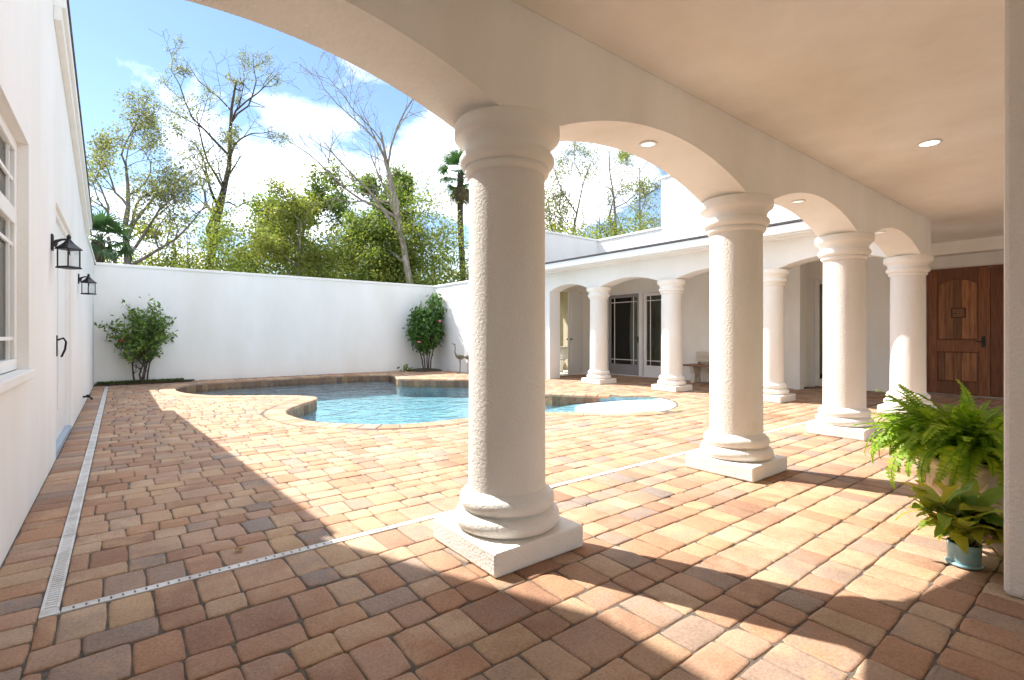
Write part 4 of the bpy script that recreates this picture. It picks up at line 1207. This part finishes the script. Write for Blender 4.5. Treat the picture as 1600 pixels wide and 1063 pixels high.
# local x along the bench, y towards the wall
MB().box(-.82, .82, -.22, .20, .40, .445).build('seat', 'bench_wood', bn, bevel=.008)
MB().box(-.70, .70, .17, .21, .50, .62).build('back_board', 'bench_stone', bn, bevel=.008); MB().box(-.70, .70, .17, .21, .628, .74).build('back_board', 'bench_stone', bn, bevel=.008)
for s_ in (-1, 1):
    MB().box(s_ * .62 - .03, s_ * .62 + .03, .175, .205, .446, .50).build('back_post', 'bench_wood', bn)
    prof = [(-.17, .0), (-.06, .0), (-.04, .06), (-.05, .16), (.0, .22), (.05, .16), (.04, .06), (.06, .0), (.17, .0), (.16, .10), (.13, .22), (.15, .33), (.19, .395), (-.21, .395), (-.18, .33), (-.13, .22), (-.15, .10)]
    lg_ = link('leg', arch_mesh(prof, 'x', s_ * .60 - .05, s_ * .60 + .05), 'bench_stone', bn, bevel=.01)

# ------------------------------------------------------------------ potted fern and croton
fern = empty('potted_fern', (4.02, .67, 0), 'large green fern in a pale clay urn beside the pier', 'potted plant')
MB().lathe([(.19, 0), (.195, .02), (.19, .055), (.15, .06)], 36).build('saucer', 'terracotta', fern, smooth=True)
MB().lathe([(.13, .058), (.15, .07), (.155, .09), (.14, .105), (.165, .15), (.205, .22), (.222, .28), (.225, .33), (.215, .36), (.232, .37), (.240, .385), (.240, .41), (.228, .42), (.20, .42), (.19, .38)], 48).build('urn', 'urn_clay', fern, smooth=True)
rl = MB()
for k in range(18):
    a = 2 * math.pi * k / 18; c, s_ = math.cos(a), math.sin(a)
    rl.tube([(.219 * c, .219 * s_, .25), (.232 * math.cos(a + .09), .232 * math.sin(a + .09), .285), (.229 * math.cos(a + .17), .229 * math.sin(a + .17), .32)], [.006, .011, .006], 5)
rl.build('relief', 'urn_clay', fern, smooth=True)
MB().lathe([(.02, .395), (.198, .395), (.198, .40), (.02, .405)], 24).build('soil', 'soil', fern)
def frond_mesh(g, L, curl):
    m = MB(); n = 26
    pts = []; p = Vector((0, 0, 0)); th = R(78)
    for k in range(n + 1):
        pts.append(p.copy()); th -= R(curl) / n * (.6 + .8 * k / n); p = p + Vector((math.cos(th), 0, math.sin(th))) * L / n
    m.tube([tuple(q) for q in pts[::3] + [pts[-1]]], [.0035] * (len(pts[::3])) + [.001], 3, cap=False)
    for k in range(3, n):
        d = (pts[k + 1] - pts[k - 1]).normalized(); nn = Vector((-d.z, 0, d.x))
        ln = .058 * math.sin(math.pi * (.12 + .86 * k / n)) ** .75 * (L / .6) * g.uniform(.85, 1.15)
        w = .0105
        for s_ in (-1, 1):
            tip = pts[k] + Vector((0, s_, 0)) * ln + d * ln * .28 + nn * g.uniform(-.25, .12) * ln
            mid = pts[k].lerp(tip, .45)
            n0 = len(m.v)
            m.v += [tuple(pts[k] - d * w * .5), tuple(mid - d * w), tuple(tip), tuple(mid + d * w), tuple(pts[k] + d * w * .5)]
            m.f.append((n0, n0 + 1, n0 + 2, n0 + 3, n0 + 4))
    return m.mesh('frond')
g = random.Random(17)
fms = [frond_mesh(g, g.uniform(.40, .56), cu) for cu in (60, 80, 100, 120, 140, 155, 170, 110)]
for me in fms: me.materials.append(M['leaf_fern'])
for k in range(298):
    u = g.random()
    me = fms[min(7, int(u * 8))]
    fo = bpy.data.objects.new('frond', me); COL.objects.link(fo); fo.parent = fern
    a = k * 2.399 + g.uniform(-.3, .3); rr = g.uniform(.02, .20)
    fo.location = (rr * math.cos(a), rr * math.sin(a), .41 + g.uniform(0, .05))
    s_ = g.uniform(.75, 1.12)
    fo.scale = (s_, s_, s_)
    fo.rotation_euler = (g.uniform(-.35, .35), g.uniform(-.3, .75), a)
cro = empty('potted_croton', (3.33, .575, 0), 'small yellow green plant in a pale blue glazed pot', 'potted plant')
MB().lathe([(.066, .004), (.072, .006), (.074, .013), (.069, .018)], 32).build('saucer', 'blue_glaze', cro, smooth=True)
MB().lathe([(.062, .014), (.064, .03), (.066, .06), (.068, .105), (.069, .113), (.064, .115), (.062, .09)], 32).build('pot', 'blue_glaze', cro, smooth=True)
MB().lathe([(.01, .098), (.062, .098), (.02, .101)], 16).build('soil', 'soil', cro)
lm = MB(); 
for k in range(6):
    t_ = k / 5; w = .026 * math.sin(math.pi * (.10 + .88 * t_)) ** .8; z = .03 * math.sin(t_ * 2.4)
    lm.v += [(t_ * .15, -w, z + .006), (t_ * .15, 0, z), (t_ * .15, w, z + .006)]
    if k:
        q = 3 * k; lm.f += [(q - 3, q, q + 1, q - 2), (q - 2, q + 1, q + 2, q - 1)]
lme = lm.mesh('leaf'); lme.materials.append(M['leaf_croton'])
lme.polygons.foreach_set('use_smooth', [True] * len(lme.polygons))
stem = MB()
for k in range(16):
    a = k * 2.399; rr = .03 + .18 * g.random(); zt = .17 + .17 * g.random()
    top = Vector((rr * math.cos(a), rr * math.sin(a), zt))
    stem.tube([(.02 * math.cos(a), .02 * math.sin(a), .095), tuple(top * .6 + Vector((0, 0, .06))), tuple(top)], [.005, .004, .003], 5)
    for q in range(9):
        fo = bpy.data.objects.new('leaf', lme); COL.objects.link(fo); fo.parent = cro
        f_ = .45 + .55 * (q + 1) / 9
        b0 = Vector((.02 * math.cos(a), .02 * math.sin(a), .095)); fo.location = b0.lerp(top, f_)
        s_ = g.uniform(.8, 1.35); fo.scale = (s_, s_, s_)
        fo.rotation_euler = (g.uniform(-.5, .5), R(g.uniform(-50, 45)), a * .3 + q * 2.399 + g.uniform(-.3, .3))
stem.build('stem', 'bark_grey', cro)

# ------------------------------------------------------------------ a fallen leaf
lv = MB(); pts = []
for k in range(10):
    a = 2 * math.pi * k / 10; r_ = (.032 if k % 2 == 0 else .014) * g.uniform(.8, 1.2); pts.append((r_ * math.cos(a), r_ * math.sin(a), .006 + .012 * g.random()))
lv.v = [(0, 0, .004)] + pts; lv.f = [(0, 1 + k, 1 + (k + 1) % 10) for k in range(10)]
tag(lv.build('fallen_leaf', 'dry_leaf', None, (.50, 2.99, .003)), 'brown dry leaf lying on the shaded pavers', 'leaf')
